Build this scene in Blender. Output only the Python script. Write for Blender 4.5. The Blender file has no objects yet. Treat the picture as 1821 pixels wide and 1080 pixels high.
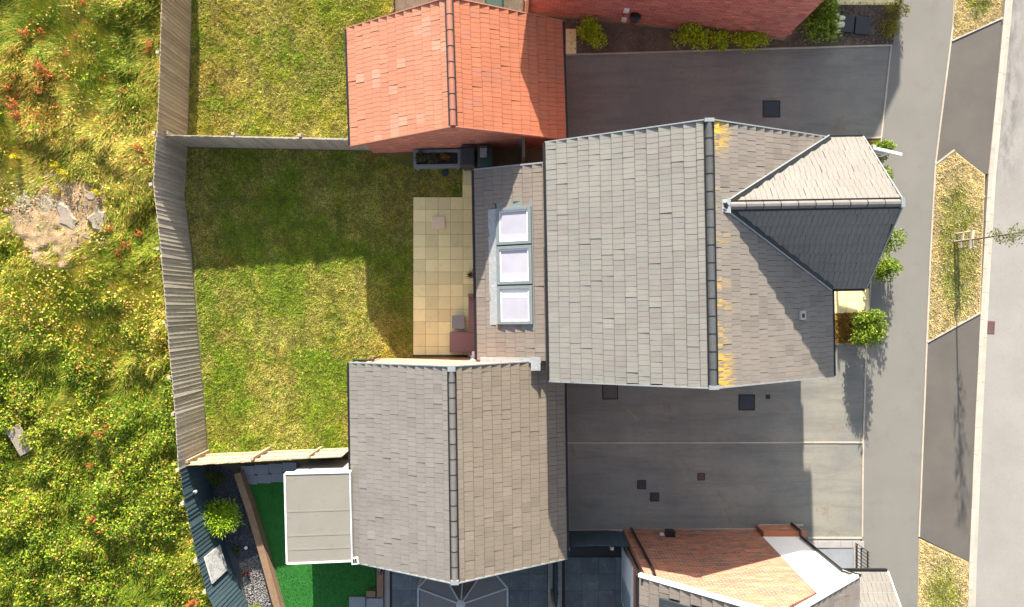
import bpy, math, random
import numpy as np
from mathutils import Vector, Matrix
R = math.radians
random.seed(7); rng = np.random.default_rng(7)
S = bpy.context.scene; C = S.collection

# ------------------------------------------------------------------ camera, sky, sun, exposure
FPX, CH = 1214.0, 24.5                       # focal length in photo pixels, flying height in metres
cd = bpy.data.cameras.new('camera'); cam = bpy.data.objects.new('camera', cd); C.objects.link(cam)
cd.sensor_width = 36; cd.lens = 36*FPX/1821; cd.clip_end = 800; cam.location = (0, 0, CH)
S.camera = cam
SUN_EL, SUN_AZ = 20.8, -1.7                  # degrees; azimuth clockwise from +Y
w = bpy.data.worlds.new('World'); S.world = w; w.use_nodes = True
nt = w.node_tree; bg = nt.nodes['Background']
sky = nt.nodes.new('ShaderNodeTexSky'); sky.sky_type = 'NISHITA'; sky.sun_disc = False
sky.sun_elevation = R(SUN_EL); sky.sun_rotation = R(SUN_AZ); sky.dust_density = 1.5
hs = nt.nodes.new('ShaderNodeHueSaturation'); hs.inputs['Saturation'].default_value = .62; nt.links.new(sky.outputs[0], hs.inputs['Color'])   # thin bright haze
nt.links.new(hs.outputs[0], bg.inputs[0]); bg.inputs[1].default_value = 0.10
sd = bpy.data.lights.new('sun', 'SUN'); sd.energy = 5.0; sd.angle = R(0.6); sd.color = (1, .91, .78)
so = bpy.data.objects.new('sun', sd); C.objects.link(so); so.location = (0, 30, 30)
so.rotation_euler = Vector((-math.sin(R(SUN_AZ))*math.cos(R(SUN_EL)), -math.cos(R(SUN_AZ))*math.cos(R(SUN_EL)), -math.sin(R(SUN_EL)))).to_track_quat('-Z', 'Y').to_euler()
S.view_settings.view_transform = 'Standard'; S.view_settings.look = 'None'
S.view_settings.exposure = 1.78; S.view_settings.gamma = 1
S.render.engine = 'CYCLES'

# ------------------------------------------------------------------ helpers
def W(px, py, z=0.0):                        # photo pixel at height z -> world point
    k = (CH-z)/FPX
    return Vector(((px-910.5)*k, (540-py)*k, z))
def W2(px, py, z=0.0):
    p = W(px, py, z); return (p.x, p.y)

class MB:
    def __init__(s): s.v = []; s.f = []
    def add(s, vs, fs):
        o = len(s.v); s.v += [tuple(p) for p in vs]; s.f += [tuple(i+o for i in q) for q in fs]; return s
    def box(s, x0, x1, y0, y1, z0, z1, M=None):
        vs = [Vector((x, y, z)) for z in (z0, z1) for y in (y0, y1) for x in (x0, x1)]
        if M: vs = [M @ p for p in vs]
        return s.add(vs, [(0,2,3,1),(4,5,7,6),(0,1,5,4),(2,6,7,3),(0,4,6,2),(1,3,7,5)])
    def prism(s, poly, z0, z1):
        n = len(poly)
        a = sum(poly[i][0]*poly[(i+1)%n][1]-poly[(i+1)%n][0]*poly[i][1] for i in range(n))
        if a < 0: poly = poly[::-1]
        vs = [(p[0], p[1], z0) for p in poly]+[(p[0], p[1], z1) for p in poly]
        return s.add(vs, [tuple(range(n-1, -1, -1)), tuple(range(n, 2*n))]+[(i, (i+1)%n, n+(i+1)%n, n+i) for i in range(n)])
    def bar(s, p, q, w, h, up=(0, 0, 1)):    # rectangular bar centred on p-q
        p = Vector(p); q = Vector(q); d = (q-p).normalized(); u = Vector(up)
        if abs(d.dot(u)) > .95: u = Vector((0, 1, 0))
        r = d.cross(u).normalized(); u = r.cross(d)
        vs = [c+r*a*w/2+u*b*h/2 for c in (p, q) for a, b in ((-1,-1),(1,-1),(1,1),(-1,1))]
        return s.add(vs, [(3,2,1,0),(4,5,6,7),(0,1,5,4),(1,2,6,5),(2,3,7,6),(3,0,4,7)])
    def tube(s, pts, rads, n=8):
        pts = [Vector(p) for p in pts]
        if not hasattr(rads, '__len__'): rads = [rads]*len(pts)
        rings = []
        for i, p in enumerate(pts):
            d = (pts[min(i+1, len(pts)-1)]-pts[max(i-1, 0)]).normalized()
            u = Vector((1, 0, 0)) if abs(d.x) < .8 else Vector((0, 1, 0))
            a = d.cross(u).normalized(); b = d.cross(a)
            rings.append([p+(a*math.cos(2*math.pi*k/n)+b*math.sin(2*math.pi*k/n))*rads[i] for k in range(n)])
        vs = [q for r in rings for q in r]; fs = []
        for i in range(len(pts)-1):
            for k in range(n): fs.append((i*n+k, i*n+(k+1)%n, (i+1)*n+(k+1)%n, (i+1)*n+k))
        fs += [tuple(range(n-1, -1, -1)), tuple((len(pts)-1)*n+k for k in range(n))]
        return s.add(vs, fs)
    def lathe(s, prof, c, n=16):             # profile (r, z) about a vertical axis at c
        vs = [(c[0]+r*math.cos(2*math.pi*k/n), c[1]+r*math.sin(2*math.pi*k/n), c[2]+z) for r, z in prof for k in range(n)]
        fs = [(i*n+k, i*n+(k+1)%n, (i+1)*n+(k+1)%n, (i+1)*n+k) for i in range(len(prof)-1) for k in range(n)]
        fs += [tuple(range(n-1, -1, -1)), tuple((len(prof)-1)*n+k for k in range(n))]
        return s.add(vs, fs)
    def mesh(s, name, m):
        me = bpy.data.meshes.new(name); me.from_pydata(s.v, [], s.f); me.update()
        if m: me.materials.append(m)
        return me
    def build(s, name, m, parent=None, bevel=0):
        o = bpy.data.objects.new(name, s.mesh(name, m)); C.objects.link(o); o.parent = parent
        if bevel:
            b = o.modifiers.new('bevel', 'BEVEL'); b.width = bevel; b.segments = 2; b.limit_method = 'ANGLE'
        return o
def inst(name, me, M, parent=None):
    o = bpy.data.objects.new(name, me); C.objects.link(o); o.parent = parent; o.matrix_basis = M; return o
def tag(o, label=None, cat=None, group=None, kind=None):
    if label: o['label'] = label
    if cat: o['category'] = cat
    if group: o['group'] = group
    if kind: o['kind'] = kind
    return o
def empty(name, loc=(0, 0, 0), rz=0, label=None, cat=None, group=None, kind=None):
    o = bpy.data.objects.new(name, None); C.objects.link(o); o.location = loc; o.rotation_euler = (0, 0, rz)
    o.empty_display_size = .2
    return tag(o, label, cat, group, kind)
def T(x, y, z, rz=0, rx=0, ry=0, sc=None):
    M = Matrix.Translation((x, y, z)) @ Matrix.Rotation(rz, 4, 'Z') @ Matrix.Rotation(rx, 4, 'X') @ Matrix.Rotation(ry, 4, 'Y')
    if sc: M = M @ Matrix.Diagonal((*sc, 1))
    return M

# ------------------------------------------------------------------ procedural materials
def srgb(r, g, b):
    f = lambda c: ((c/255+.055)/1.055)**2.4 if c/255 > .04045 else c/255/12.92
    return (f(r), f(g), f(b))
class NB:
    def __init__(s, name):
        s.m = bpy.data.materials.new(name); s.m.use_nodes = True; s.t = s.m.node_tree
        s.b = s.t.nodes['Principled BSDF']; s.out = s.t.nodes['Material Output']
    def n(s, ty, **k):
        x = s.t.nodes.new(ty)
        for a, v in k.items(): setattr(x, a, v)
        return x
    def l(s, a, b): s.t.links.new(a, b)
    def val(s, sock, v):
        if hasattr(v, 'bl_idname') or hasattr(v, 'is_output'): s.l(v, sock)
        else: sock.default_value = v
    def math(s, op, a, b=0.0, c=None, clamp=False):
        x = s.n('ShaderNodeMath', operation=op); x.use_clamp = clamp; s.val(x.inputs[0], a); s.val(x.inputs[1], b)
        if c is not None: s.val(x.inputs[2], c)
        return x.outputs[0]
    def mix(s, f, a, b, blend='MIX'):
        x = s.n('ShaderNodeMix', data_type='RGBA', blend_type=blend); s.val(x.inputs[0], f)
        for k, v in ((6, a), (7, b)):
            if isinstance(v, tuple): x.inputs[k].default_value = (*v[:3], 1)
            else: s.l(v, x.inputs[k])
        return x.outputs[2]
    def pos(s, scale=(1, 1, 1)):
        g = s.n('ShaderNodeNewGeometry'); m = s.n('ShaderNodeVectorMath', operation='MULTIPLY'); s.l(g.outputs['Position'], m.inputs[0]); m.inputs[1].default_value = scale
        return m.outputs[0]
    def noise(s, scale, detail=4, rough=.6, vec=None, stretch=(1, 1, 1)):
        x = s.n('ShaderNodeTexNoise'); x.inputs['Scale'].default_value = scale; x.inputs['Detail'].default_value = detail; x.inputs['Roughness'].default_value = rough
        s.l(vec if vec is not None else s.pos(stretch), x.inputs['Vector']); return x.outputs['Fac']
    def ramp(s, f, lo, hi):
        x = s.n('ShaderNodeMapRange'); x.inputs[1].default_value = lo; x.inputs[2].default_value = hi; s.l(f, x.inputs[0]); return x.outputs[0]
    def rnd(s):                              # one value for each object and each loose piece of a mesh
        g = s.n('ShaderNodeNewGeometry'); o = s.n('ShaderNodeObjectInfo')
        return s.math('FRACT', s.math('ADD', g.outputs['Random Per Island'], o.outputs['Random']))
    def bump(s, h, strength=.4, dist=.02):
        x = s.n('ShaderNodeBump'); x.inputs['Strength'].default_value = strength; x.inputs['Distance'].default_value = dist
        s.l(h, x.inputs['Height']); s.l(x.outputs[0], s.b.inputs['Normal'])
    def fin(s, col, rough=.85, spec=.3, metal=0):
        if isinstance(col, tuple): s.b.inputs['Base Color'].default_value = (*col, 1)
        else: s.l(col, s.b.inputs['Base Color'])
        s.val(s.b.inputs['Roughness'], rough); s.b.inputs['Specular IOR Level'].default_value = spec; s.b.inputs['Metallic'].default_value = metal
        return s.m
def mottled(name, a, b, scale=2.0, c=None, rough=.85, fine=60, fineamt=.25, rnd=0.0, stretch=(1, 1, 1), spec=.3, bump=.3, bdist=.01, metal=0):
    k = NB(name); f = k.ramp(k.noise(scale, 6, .65, stretch=stretch), .3, .7); col = k.mix(f, a, b)
    if c: col = k.mix(k.ramp(k.noise(scale*2.7, 5, .7, stretch=stretch), .55, .75), col, c)
    g = k.noise(fine, 3, .7, stretch=stretch)
    v = k.math('ADD', 1-fineamt, k.math('MULTIPLY', g, 2*fineamt))
    if rnd: v = k.math('MULTIPLY', v, k.math('ADD', 1-rnd, k.math('MULTIPLY', k.rnd(), 2*rnd)))
    cc = k.n('ShaderNodeCombineColor'); [k.l(v, cc.inputs[i]) for i in range(3)]
    col = k.mix(1.0, col, cc.outputs[0], 'MULTIPLY')
    if bump: k.bump(g, bump, bdist)
    return k.fin(col, rough, spec, metal)
def brick(name, a, b, mortar, dark, darkamt=.5):
    k = NB(name); g = k.n('ShaderNodeSeparateXYZ'); k.l(k.pos(), g.inputs[0])
    cv = k.n('ShaderNodeCombineXYZ'); k.l(k.math('ADD', g.outputs[0], g.outputs[1]), cv.inputs[0]); k.l(g.outputs[2], cv.inputs[1])
    t = k.n('ShaderNodeTexBrick'); k.l(cv.outputs[0], t.inputs['Vector']); t.inputs['Scale'].default_value = 1
    t.inputs['Brick Width'].default_value = .225; t.inputs['Row Height'].default_value = .075; t.inputs['Mortar Size'].default_value = .007
    for n_, v in (('Color1', a), ('Color2', b), ('Mortar', mortar)): t.inputs[n_].default_value = (*v, 1)
    st = k.n('ShaderNodeVectorMath', operation='MULTIPLY'); k.l(cv.outputs[0], st.inputs[0]); st.inputs[1].default_value = (.8, 4.5, 1)
    fs = k.n('ShaderNodeVectorMath', operation='SNAP'); k.l(cv.outputs[0], fs.inputs[0]); fs.inputs[1].default_value = (.225, .075, 1)
    wn = k.n('ShaderNodeTexWhiteNoise'); wn.noise_dimensions = '2D'; k.l(fs.outputs[0], wn.inputs['Vector'])
    p = k.ramp(k.noise(.9, 5, .7, vec=st.outputs[0]), .40, .56)
    d = k.math('MULTIPLY', k.math('MULTIPLY', p, darkamt), k.math('GREATER_THAN', wn.outputs[0], .45))
    d = k.math('MULTIPLY', d, k.math('SUBTRACT', 1.0, t.outputs['Fac']))
    vv = k.math('ADD', .70, k.math('MULTIPLY', wn.outputs[0], .6)); cc = k.n('ShaderNodeCombineColor'); [k.l(vv, cc.inputs[i]) for i in range(3)]
    col = k.mix(d, k.mix(1.0, t.outputs['Color'], cc.outputs[0], 'MULTIPLY'), dark)
    k.bump(k.math('SUBTRACT', 1.0, t.outputs['Fac']), .5, .01)
    return k.fin(col, .9, .2)
def tilemat(name, a, b, c, lichen=None, sheen=.35):
    k = NB(name); r = k.rnd()
    col = k.mix(k.math('ADD', .2, k.math('MULTIPLY', r, .6)), a, b); col = k.mix(k.math('MULTIPLY', k.math('GREATER_THAN', k.math('FRACT', k.math('MULTIPLY', r, 7.3)), .90), .6), col, c)
    s1 = k.noise(9, 6, .75, stretch=(.30, 4.2, .30)); s2 = k.noise(2.2, 4, .6); s3 = k.noise(45, 3, .7)
    s4 = k.noise(.7, 5, .7); v = k.math('ADD', .40, k.math('ADD', k.math('ADD', k.math('MULTIPLY', s1, .50), k.math('MULTIPLY', s4, .30)), k.math('ADD', k.math('MULTIPLY', s2, .18), k.math('MULTIPLY', s3, .22))))
    cc = k.n('ShaderNodeCombineColor'); [k.l(v, cc.inputs[i]) for i in range(3)]
    col = k.mix(1.0, col, cc.outputs[0], 'MULTIPLY')
    if lichen:                               # orange lichen that grows beside the ridge
        x0, x1, amt = lichen
        g = k.n('ShaderNodeSeparateXYZ'); k.l(k.pos(), g.inputs[0])
        xs = k.math('ADD', g.outputs[0], k.math('MULTIPLY', g.outputs[1], .0175))
        near = k.math('SUBTRACT', 1.0, k.ramp(xs, x0, x1), clamp=True)
        ln = k.ramp(k.noise(.95, 5, .75, stretch=(.5, 1.6, .5)), .50, .58)
        l2 = k.ramp(k.noise(8, 4, .7, stretch=(.5, 2.5, .5)), .40, .6)
        ends = k.ramp(k.math('ABSOLUTE', k.math('SUBTRACT', g.outputs[1], 1.31)), 2.55, 3.15)      # thickest at both ends of the ridge
        e2 = k.math('MULTIPLY', k.math('MULTIPLY', ends, k.math('SUBTRACT', 1.0, k.ramp(xs, x0+.25, x1+.05), clamp=True)), k.ramp(k.noise(6, 4, .7, stretch=(.5, 2.5, .5)), .42, .56))
        f = k.math('ADD', k.math('MULTIPLY', k.math('MULTIPLY', k.math('MULTIPLY', near, ln), l2), amt*.6), k.math('MULTIPLY', e2, .9), clamp=True)
        col = k.mix(f, col, (.62, .36, .012))
    k.bump(s3, .25, .006)
    return k.fin(col, .75, sheen)
def leafmat(name, tr=.35, rough=.6):
    k = NB(name); at = k.n('ShaderNodeAttribute'); at.attribute_name = 'col'
    k.l(at.outputs['Color'], k.b.inputs['Base Color']); k.b.inputs['Roughness'].default_value = rough; k.b.inputs['Specular IOR Level'].default_value = .25
    t = k.n('ShaderNodeBsdfTranslucent'); k.l(at.outputs['Color'], t.inputs[0]); mx = k.n('ShaderNodeMixShader'); mx.inputs[0].default_value = tr
    k.l(k.b.outputs[0], mx.inputs[1]); k.l(t.outputs[0], mx.inputs[2]); k.l(mx.outputs[0], k.out.inputs[0]); return k.m
def plain(name, c, rough=.6, spec=.4, metal=0, amt=.12, scale=8): return mottled(name, c, tuple(x*.85 for x in c), scale, rough=rough, spec=spec, metal=metal, fineamt=amt, bump=.1)

M = {}
M['soil'] = mottled('soil', (.085, .065, .045), (.16, .125, .085), 1.8, (.22, .19, .15), fine=45, fineamt=.45, bump=.8, bdist=.03)
M['bare'] = mottled('bare_earth', (.36, .235, .135), (.22, .15, .09), 2.6, (.42, .34, .26), fine=30, fineamt=.45, bump=.9, bdist=.04)
M['verge_earth'] = mottled('dry_verge_earth', (.40, .32, .19), (.30, .25, .14), 3, (.46, .38, .26), fine=40, fineamt=.3, bump=.7, bdist=.02)
M['turfbase'] = mottled('turf_base', (.09, .11, .02), (.17, .15, .045), 1.2, fine=50, fineamt=.4, bump=.8, bdist=.03)
def drivem():
    k = NB('drive_tarmac'); col = k.mix(k.ramp(k.noise(.5, 6, .7), .38, .62), (.160, .161, .146), (.220, .211, .178))
    col = k.mix(k.math('MULTIPLY', k.ramp(k.noise(.85, 5, .75, stretch=(.35, 2.4, 1)), .46, .64), .5), col, (.112, .114, .104))      # tyre tracks
    col = k.mix(k.math('MULTIPLY', k.ramp(k.noise(1.0, 6, .8), .55, .72), .75), col, (.135, .105, .072))                          # damp and rust stains
    col = k.mix(k.math('MULTIPLY', k.ramp(k.noise(7, 4, .8), .66, .74), .5), col, (.08, .075, .07))
    v = k.n('ShaderNodeTexVoronoi'); v.feature = 'F1'; v.inputs['Scale'].default_value = 130; k.l(k.pos(), v.inputs['Vector'])
    g = k.math('ADD', .82, k.math('MULTIPLY', v.outputs['Distance'], .45)); cc = k.n('ShaderNodeCombineColor'); [k.l(g, cc.inputs[q]) for q in range(3)]
    k.bump(k.noise(100, 3, .7), .35, .006); return k.fin(k.mix(1.0, col, cc.outputs[0], 'MULTIPLY'), .88, .25)
M['drive'] = drivem()
M['path'] = mottled('footpath_tarmac', (.156, .151, .137), (.182, .174, .155), .5, fine=38, fineamt=.26, bump=.3, bdist=.006, c=(.148, .139, .126))
M['cross'] = mottled('crossing_tarmac', (.086, .080, .071), (.112, .101, .088), .6, fine=38, fineamt=.26, bump=.3, bdist=.006)
def roadm():
    k = NB('road_surface'); col = k.mix(k.ramp(k.noise(.6, 6, .65), .3, .7), (.235, .225, .208), (.275, .264, .245))
    col = k.mix(k.math('MULTIPLY', k.ramp(k.noise(20, 4, .8), .56, .68), .6), col, (.14, .132, .122))
    g = k.n('ShaderNodeSeparateXYZ'); k.l(k.pos(), g.inputs[0])
    up = k.math('MULTIPLY', k.ramp(g.outputs[1], 4.0, 5.6), k.math('SUBTRACT', 1.0, k.ramp(g.outputs[0], 17.9, 18.6), clamp=True), clamp=True)   # old patch by the kerb
    st = k.math('MULTIPLY', up, k.ramp(k.noise(1.1, 5, .7, stretch=(2.0, .7, 1)), .42, .60))
    col = k.mix(k.math('MULTIPLY', st, .8), col, (.10, .097, .093))
    k.bump(k.noise(90, 3, .7), .35, .006); return k.fin(col, .9, .2)
M['road'] = roadm()
M['kerb'] = mottled('concrete_kerb', (.42, .385, .325), (.34, .31, .262), 2.5, fine=60, fineamt=.14, rnd=.08)
M['edging'] = mottled('concrete_edging', (.44, .385, .31), (.34, .30, .245), 3, fine=60, fineamt=.15, rnd=.08)
M['slab'] = mottled('buff_slab', (.80, .70, .34), (.75, .65, .33), 1.2, (.62, .57, .34), fine=45, fineamt=.12, rnd=.13)
M['slab2'] = mottled('loose_slab', (.80, .64, .42), (.74, .58, .38), 3, fine=45, fineamt=.1)
M['darkslab'] = mottled('porcelain_slab', (.075, .094, .108), (.12, .142, .152), 1.6, (.18, .205, .21), fine=30, fineamt=.2, rnd=.12, rough=.5)
M['greyslab'] = mottled('grey_slab', (.24, .26, .28), (.19, .21, .235), 2, fine=40, fineamt=.1, rnd=.06)
M['copingslab'] = mottled('pale_coping', (.36, .34, .31), (.29, .275, .26), 3, fine=50, fineamt=.1, rnd=.06)
M['red_brick'] = brick('red_brick', (.56, .19, .125), (.46, .15, .10), (.44, .31, .24), (.2, .1, .085))
M['top_brick'] = brick('deep_red_brick', (.50, .175, .135), (.42, .145, .115), (.42, .29, .25), (.22, .11, .10), .5)
M['mix_brick'] = brick('mixed_orange_brick', (.42, .150, .085), (.345, .122, .072), (.40, .29, .215), (.075, .06, .056), .92)
M['pink_brick'] = brick('pale_pink_brick', (.44, .235, .155), (.40, .20, .13), (.40, .28, .2), (.32, .17, .11), .3)
M['render'] = mottled('white_render', (.74, .74, .73), (.70, .70, .69), 2, fine=30, fineamt=.03, bump=.1)
M['tile_rear'] = tilemat('grey_tile', (.200, .194, .175), (.176, .169, .154), (.178, .160, .146))  # left slope: its cooler light is tinted into the tile colour
M['tile_front'] = tilemat('tan_tile', (.194, .171, .146), (.170, .149, .127), (.145, .126, .108), lichen=(5.38, 6.0, 1.6))  # right slope: warmer light tinted into the same tile, plus real lichen
M['tile_g1'] = tilemat('garage_grey_tile', (.186, .175, .160), (.166, .155, .142), (.156, .145, .133))  # garage's left slope, greyer light put into the tile colour
M['tile_g2'] = tilemat('garage_tan_tile', (.190, .160, .124), (.162, .135, .105), (.148, .122, .096))  # garage's right slope, warmer light put into the tile colour
M['tile_ext'] = tilemat('extension_tile', (.190, .164, .140), (.164, .140, .120), (.165, .14, .12))
M['tile_gable'] = tilemat('gable_tile', (.146, .138, .125), (.136, .128, .116), (.128, .12, .11))
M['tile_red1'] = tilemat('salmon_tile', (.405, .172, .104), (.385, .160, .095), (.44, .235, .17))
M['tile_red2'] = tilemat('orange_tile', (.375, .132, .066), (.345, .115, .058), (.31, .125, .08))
M['ridge'] = mottled('ridge_grey', (.085, .089, .09), (.066, .07, .071), 4, fine=50, fineamt=.15, rnd=.1, c=(.11, .11, .108))
M['ridge_tan'] = mottled('ridge_taupe', (.155, .145, .135), (.125, .117, .11), 4, fine=50, fineamt=.15, rnd=.08)
M['ridge_red'] = mottled('ridge_red', (.36, .155, .105), (.31, .125, .085), 4, fine=50, fineamt=.12, rnd=.08)
M['black'] = plain('black_plastic', (.012, .012, .013), .4)
M['deck'] = plain('roof_underlay', (.05, .046, .042), .9)
M['deckred'] = plain('roof_underlay_red', (.16, .06, .035), .9)
M['verge'] = plain('verge_trim', (.22, .24, .25), .5)
M['lead'] = mottled('lead_flashing', (.30, .32, .33), (.22, .24, .25), 6, rough=.5, fineamt=.12, c=(.45, .46, .46))
M['frame'] = plain('roof_window_frame', (.17, .20, .205), .45)
M['white'] = plain('white_upvc', (.78, .78, .77), .4)
def glassm(name, c, rough=.06):
    k = NB(name); return k.fin(c, rough, .6)
M['blind'] = mottled('pale_blind', (.385, .38, .435), (.31, .31, .365), .9, rough=.12, spec=.5, fineamt=.02, bump=0)  # pale lilac paints the sky's reflection into the roof window glass
M['blind2'] = mottled('blind_cassette', (.40, .395, .44), (.385, .38, .425), 1.2, rough=.15, spec=.5, fineamt=.02, bump=0)  # lighter tone for the painted reflection bands on the panes
M['darkglass'] = glassm('dark_glass', (.03, .035, .045))
def woodm(name, a, b, c, rnd=.18, st=(3, 3, .6)):
    return mottled(name, a, b, 3.0, c, rough=.85, fine=28, fineamt=.3, rnd=rnd, stretch=st, bump=.3)
M['fence'] = woodm('weathered_board', (.35, .31, .255), (.27, .245, .205), (.42, .38, .32))
M['fence_brown'] = woodm('brown_board', (.36, .285, .19), (.28, .225, .16), (.42, .34, .25))
M['fence_new'] = woodm('pale_board', (.36, .28, .175), (.30, .23, .145), (.40, .32, .22), .14)
M['fence_blue'] = woodm('blue_painted_board', (.036, .066, .078), (.028, .055, .066), (.055, .085, .095), .12)
M['post'] = mottled('post_wood', (.42, .36, .28), (.32, .28, .22), 5, fineamt=.2, rnd=.15)
M['sleeper'] = woodm('sleeper_wood', (.24, .155, .095), (.18, .115, .07), (.29, .2, .13), .12, (2, 2, 8))
M['astro'] = mottled('artificial_turf_base', (.022, .135, .020), (.028, .16, .026), 2, fine=60, fineamt=.3, bump=.6, bdist=.02)
M['feltroof'] = mottled('mineral_felt', (.205, .193, .165), (.185, .175, .152), 1.2, fine=90, fineamt=.12, c=(.175, .158, .125))
M['planter'] = plain('grey_painted_timber', (.20, .235, .26), .6)
M['bin_grey'] = plain('grey_bin_plastic', (.035, .040, .048), .5)
M['bin_green'] = plain('green_bin_plastic', (.018, .058, .045), .5)
M['caddy'] = plain('caddy_plastic', (.22, .24, .26), .5)
M['rattan'] = mottled('brown_rattan', (.27, .155, .15), (.21, .12, .115), 30, stretch=(3, .6, 1), rough=.6, fine=90, fineamt=.35, bump=.5)
M['tabletop'] = plain('grey_table', (.24, .24, .25), .5)
M['iron'] = plain('cast_iron', (.028, .034, .042), .55)
M['rust'] = mottled('rusty_iron', (.14, .075, .055), (.09, .05, .04), 12, fineamt=.3)
M['grate'] = mottled('rusted_grate', (.20, .095, .085), (.14, .07, .06), 12, fineamt=.2)
M['stain'] = mottled('rusty_stain', (.30, .225, .145), (.22, .175, .125), 6, fineamt=.3)
M['slate'] = mottled('slate_chip', (.055, .060, .075), (.10, .105, .125), 6, rnd=.45, fineamt=.2)
M['pale_chip'] = mottled('pale_chip', (.25, .24, .23), (.16, .155, .16), 6, rnd=.5, fineamt=.2)
M['gravel'] = mottled('bed_gravel', (.17, .135, .115), (.10, .08, .07), 6, rnd=.6, fineamt=.2)
def marblem():
    k = NB('white_marble_panel'); v = k.noise(1.6, 6, .65, stretch=(1, 2.2, 1.3)); d = k.math('ABSOLUTE', k.math('SUBTRACT', v, .5))
    col = k.mix(k.math('SUBTRACT', 1.0, k.ramp(d, 0.0, .035), clamp=True), (.50, .50, .485), (.24, .24, .235)); col = k.mix(k.math('MULTIPLY', k.ramp(k.noise(3, 4, .6), .45, .7), .35), col, (.36, .36, .355))
    return k.fin(col, .4, .4)
M['marble'] = marblem()
M['stone'] = mottled('grey_rock', (.30, .25, .195), (.21, .18, .145), 2.5, (.36, .26, .17), fine=25, fineamt=.3, bump=.8, bdist=.03)
M['signw'] = plain('sign_white', (.75, .75, .74), .4)
M['sred'] = plain('sign_red', (.42, .05, .08), .5)
M['sgrey'] = plain('sign_grey', (.12, .16, .17), .5)
M['parasol'] = mottled('purple_stripe_canvas', (.035, .018, .055), (.04, .025, .06), 3, fineamt=.2)
M['parasol_w'] = plain('white_canvas', (.55, .52, .56), .8)
M['conglass'] = mottled('tinted_roof_glass', (.075, .075, .078), (.09, .09, .092), 2, rough=.12, spec=.5, fineamt=.04, bump=0)
M['bark'] = mottled('bark', (.10, .07, .055), (.14, .10, .08), 12, fineamt=.3)
M['leaf'] = leafmat('leaf'); M['grass'] = leafmat('grass_blade', .25, .8)
M['petal'] = plain('cream_petal', (.62, .60, .40), .7)

# ------------------------------------------------------------------ vegetation tools
def vnoise(x, y, sc, seed):
    r = np.random.default_rng(seed); g = r.random((64, 64)); x = x/sc+500.3; y = y/sc+500.7
    xi = np.floor(x).astype(int); yi = np.floor(y).astype(int); fx = x-xi; fy = y-yi
    fx = fx*fx*(3-2*fx); fy = fy*fy*(3-2*fy); a = g[xi % 64, yi % 64]; b = g[(xi+1) % 64, yi % 64]; c = g[xi % 64, (yi+1) % 64]; d = g[(xi+1) % 64, (yi+1) % 64]
    return (a*(1-fx)+b*fx)*(1-fy)+(c*(1-fx)+d*fx)*fy
def fbm(x, y, sc, seed): return .55*vnoise(x, y, sc, seed)+.3*vnoise(x, y, sc/2.1, seed+1)+.15*vnoise(x, y, sc/4.3, seed+2)
def inpoly(x, y, poly):
    r = np.zeros(len(x), bool); n = len(poly)
    for i in range(n):
        x0, y0 = poly[i]; x1, y1 = poly[(i+1) % n]
        c = ((y0 > y) != (y1 > y))
        with np.errstate(divide='ignore', invalid='ignore'): t = x < (x1-x0)*(y-y0)/(y1-y0+1e-12)+x0
        r ^= c & t
    return r
def scatter(poly, dens):
    xs = [p[0] for p in poly]; ys = [p[1] for p in poly]; n = int((max(xs)-min(xs))*(max(ys)-min(ys))*dens)
    x = rng.uniform(min(xs), max(xs), n); y = rng.uniform(min(ys), max(ys), n); k = inpoly(x, y, poly); return x[k], y[k]
def npmesh(name, V, nper, col, mat):
    """V: (n, nper, 3) one face each; col: (n, 3)"""
    n = len(V); me = bpy.data.meshes.new(name); me.vertices.add(n*nper); me.vertices.foreach_set('co', V.reshape(-1).astype(np.float32))
    me.loops.add(n*nper); me.loops.foreach_set('vertex_index', np.arange(n*nper, dtype=np.int32))
    me.polygons.add(n); me.polygons.foreach_set('loop_start', np.arange(0, n*nper, nper, dtype=np.int32)); me.update(calc_edges=True)
    a = me.attributes.new('col', 'FLOAT_COLOR', 'POINT'); c4 = np.ones((n, nper, 4), np.float32); c4[:, :, :3] = col[:, None, :]
    a.data.foreach_set('color', c4.reshape(-1)); me.materials.append(mat); return me
def norm(a): return a/np.maximum(np.linalg.norm(a, axis=1, keepdims=True), 1e-9)
def leaves(P, D, N, L, Wd):                  # diamond leaves: base P, direction D, plane normal N
    Sd = norm(np.cross(D, N)); L = np.asarray(L)[:, None]; Wd = np.asarray(Wd)[:, None]
    return np.stack([P, P+D*L*.5+Sd*Wd*.5, P+D*L, P+D*L*.5-Sd*Wd*.5], 1)
def blades(x, y, z, h, wd, lean, az=None):
    n = len(x); az = rng.uniform(0, 2*np.pi, n) if az is None else az; B = np.stack([x, y, z], 1)
    s = np.stack([-np.sin(az), np.cos(az), np.zeros(n)], 1)*wd[:, None]/2
    tip = B+np.stack([np.cos(az)*lean, np.sin(az)*lean, h], 1)
    return np.stack([B-s, B+s, tip], 1)
def mixc(cols, wts):
    wts = np.stack(wts, 1); wts = wts/wts.sum(1, keepdims=True); c = np.cumsum(wts, 1); u = rng.random((len(wts), 1)); i = (u > c).sum(1).clip(0, len(cols)-1)
    return np.array(cols)[i]*rng.uniform(.75, 1.25, (len(wts), 1))
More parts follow.
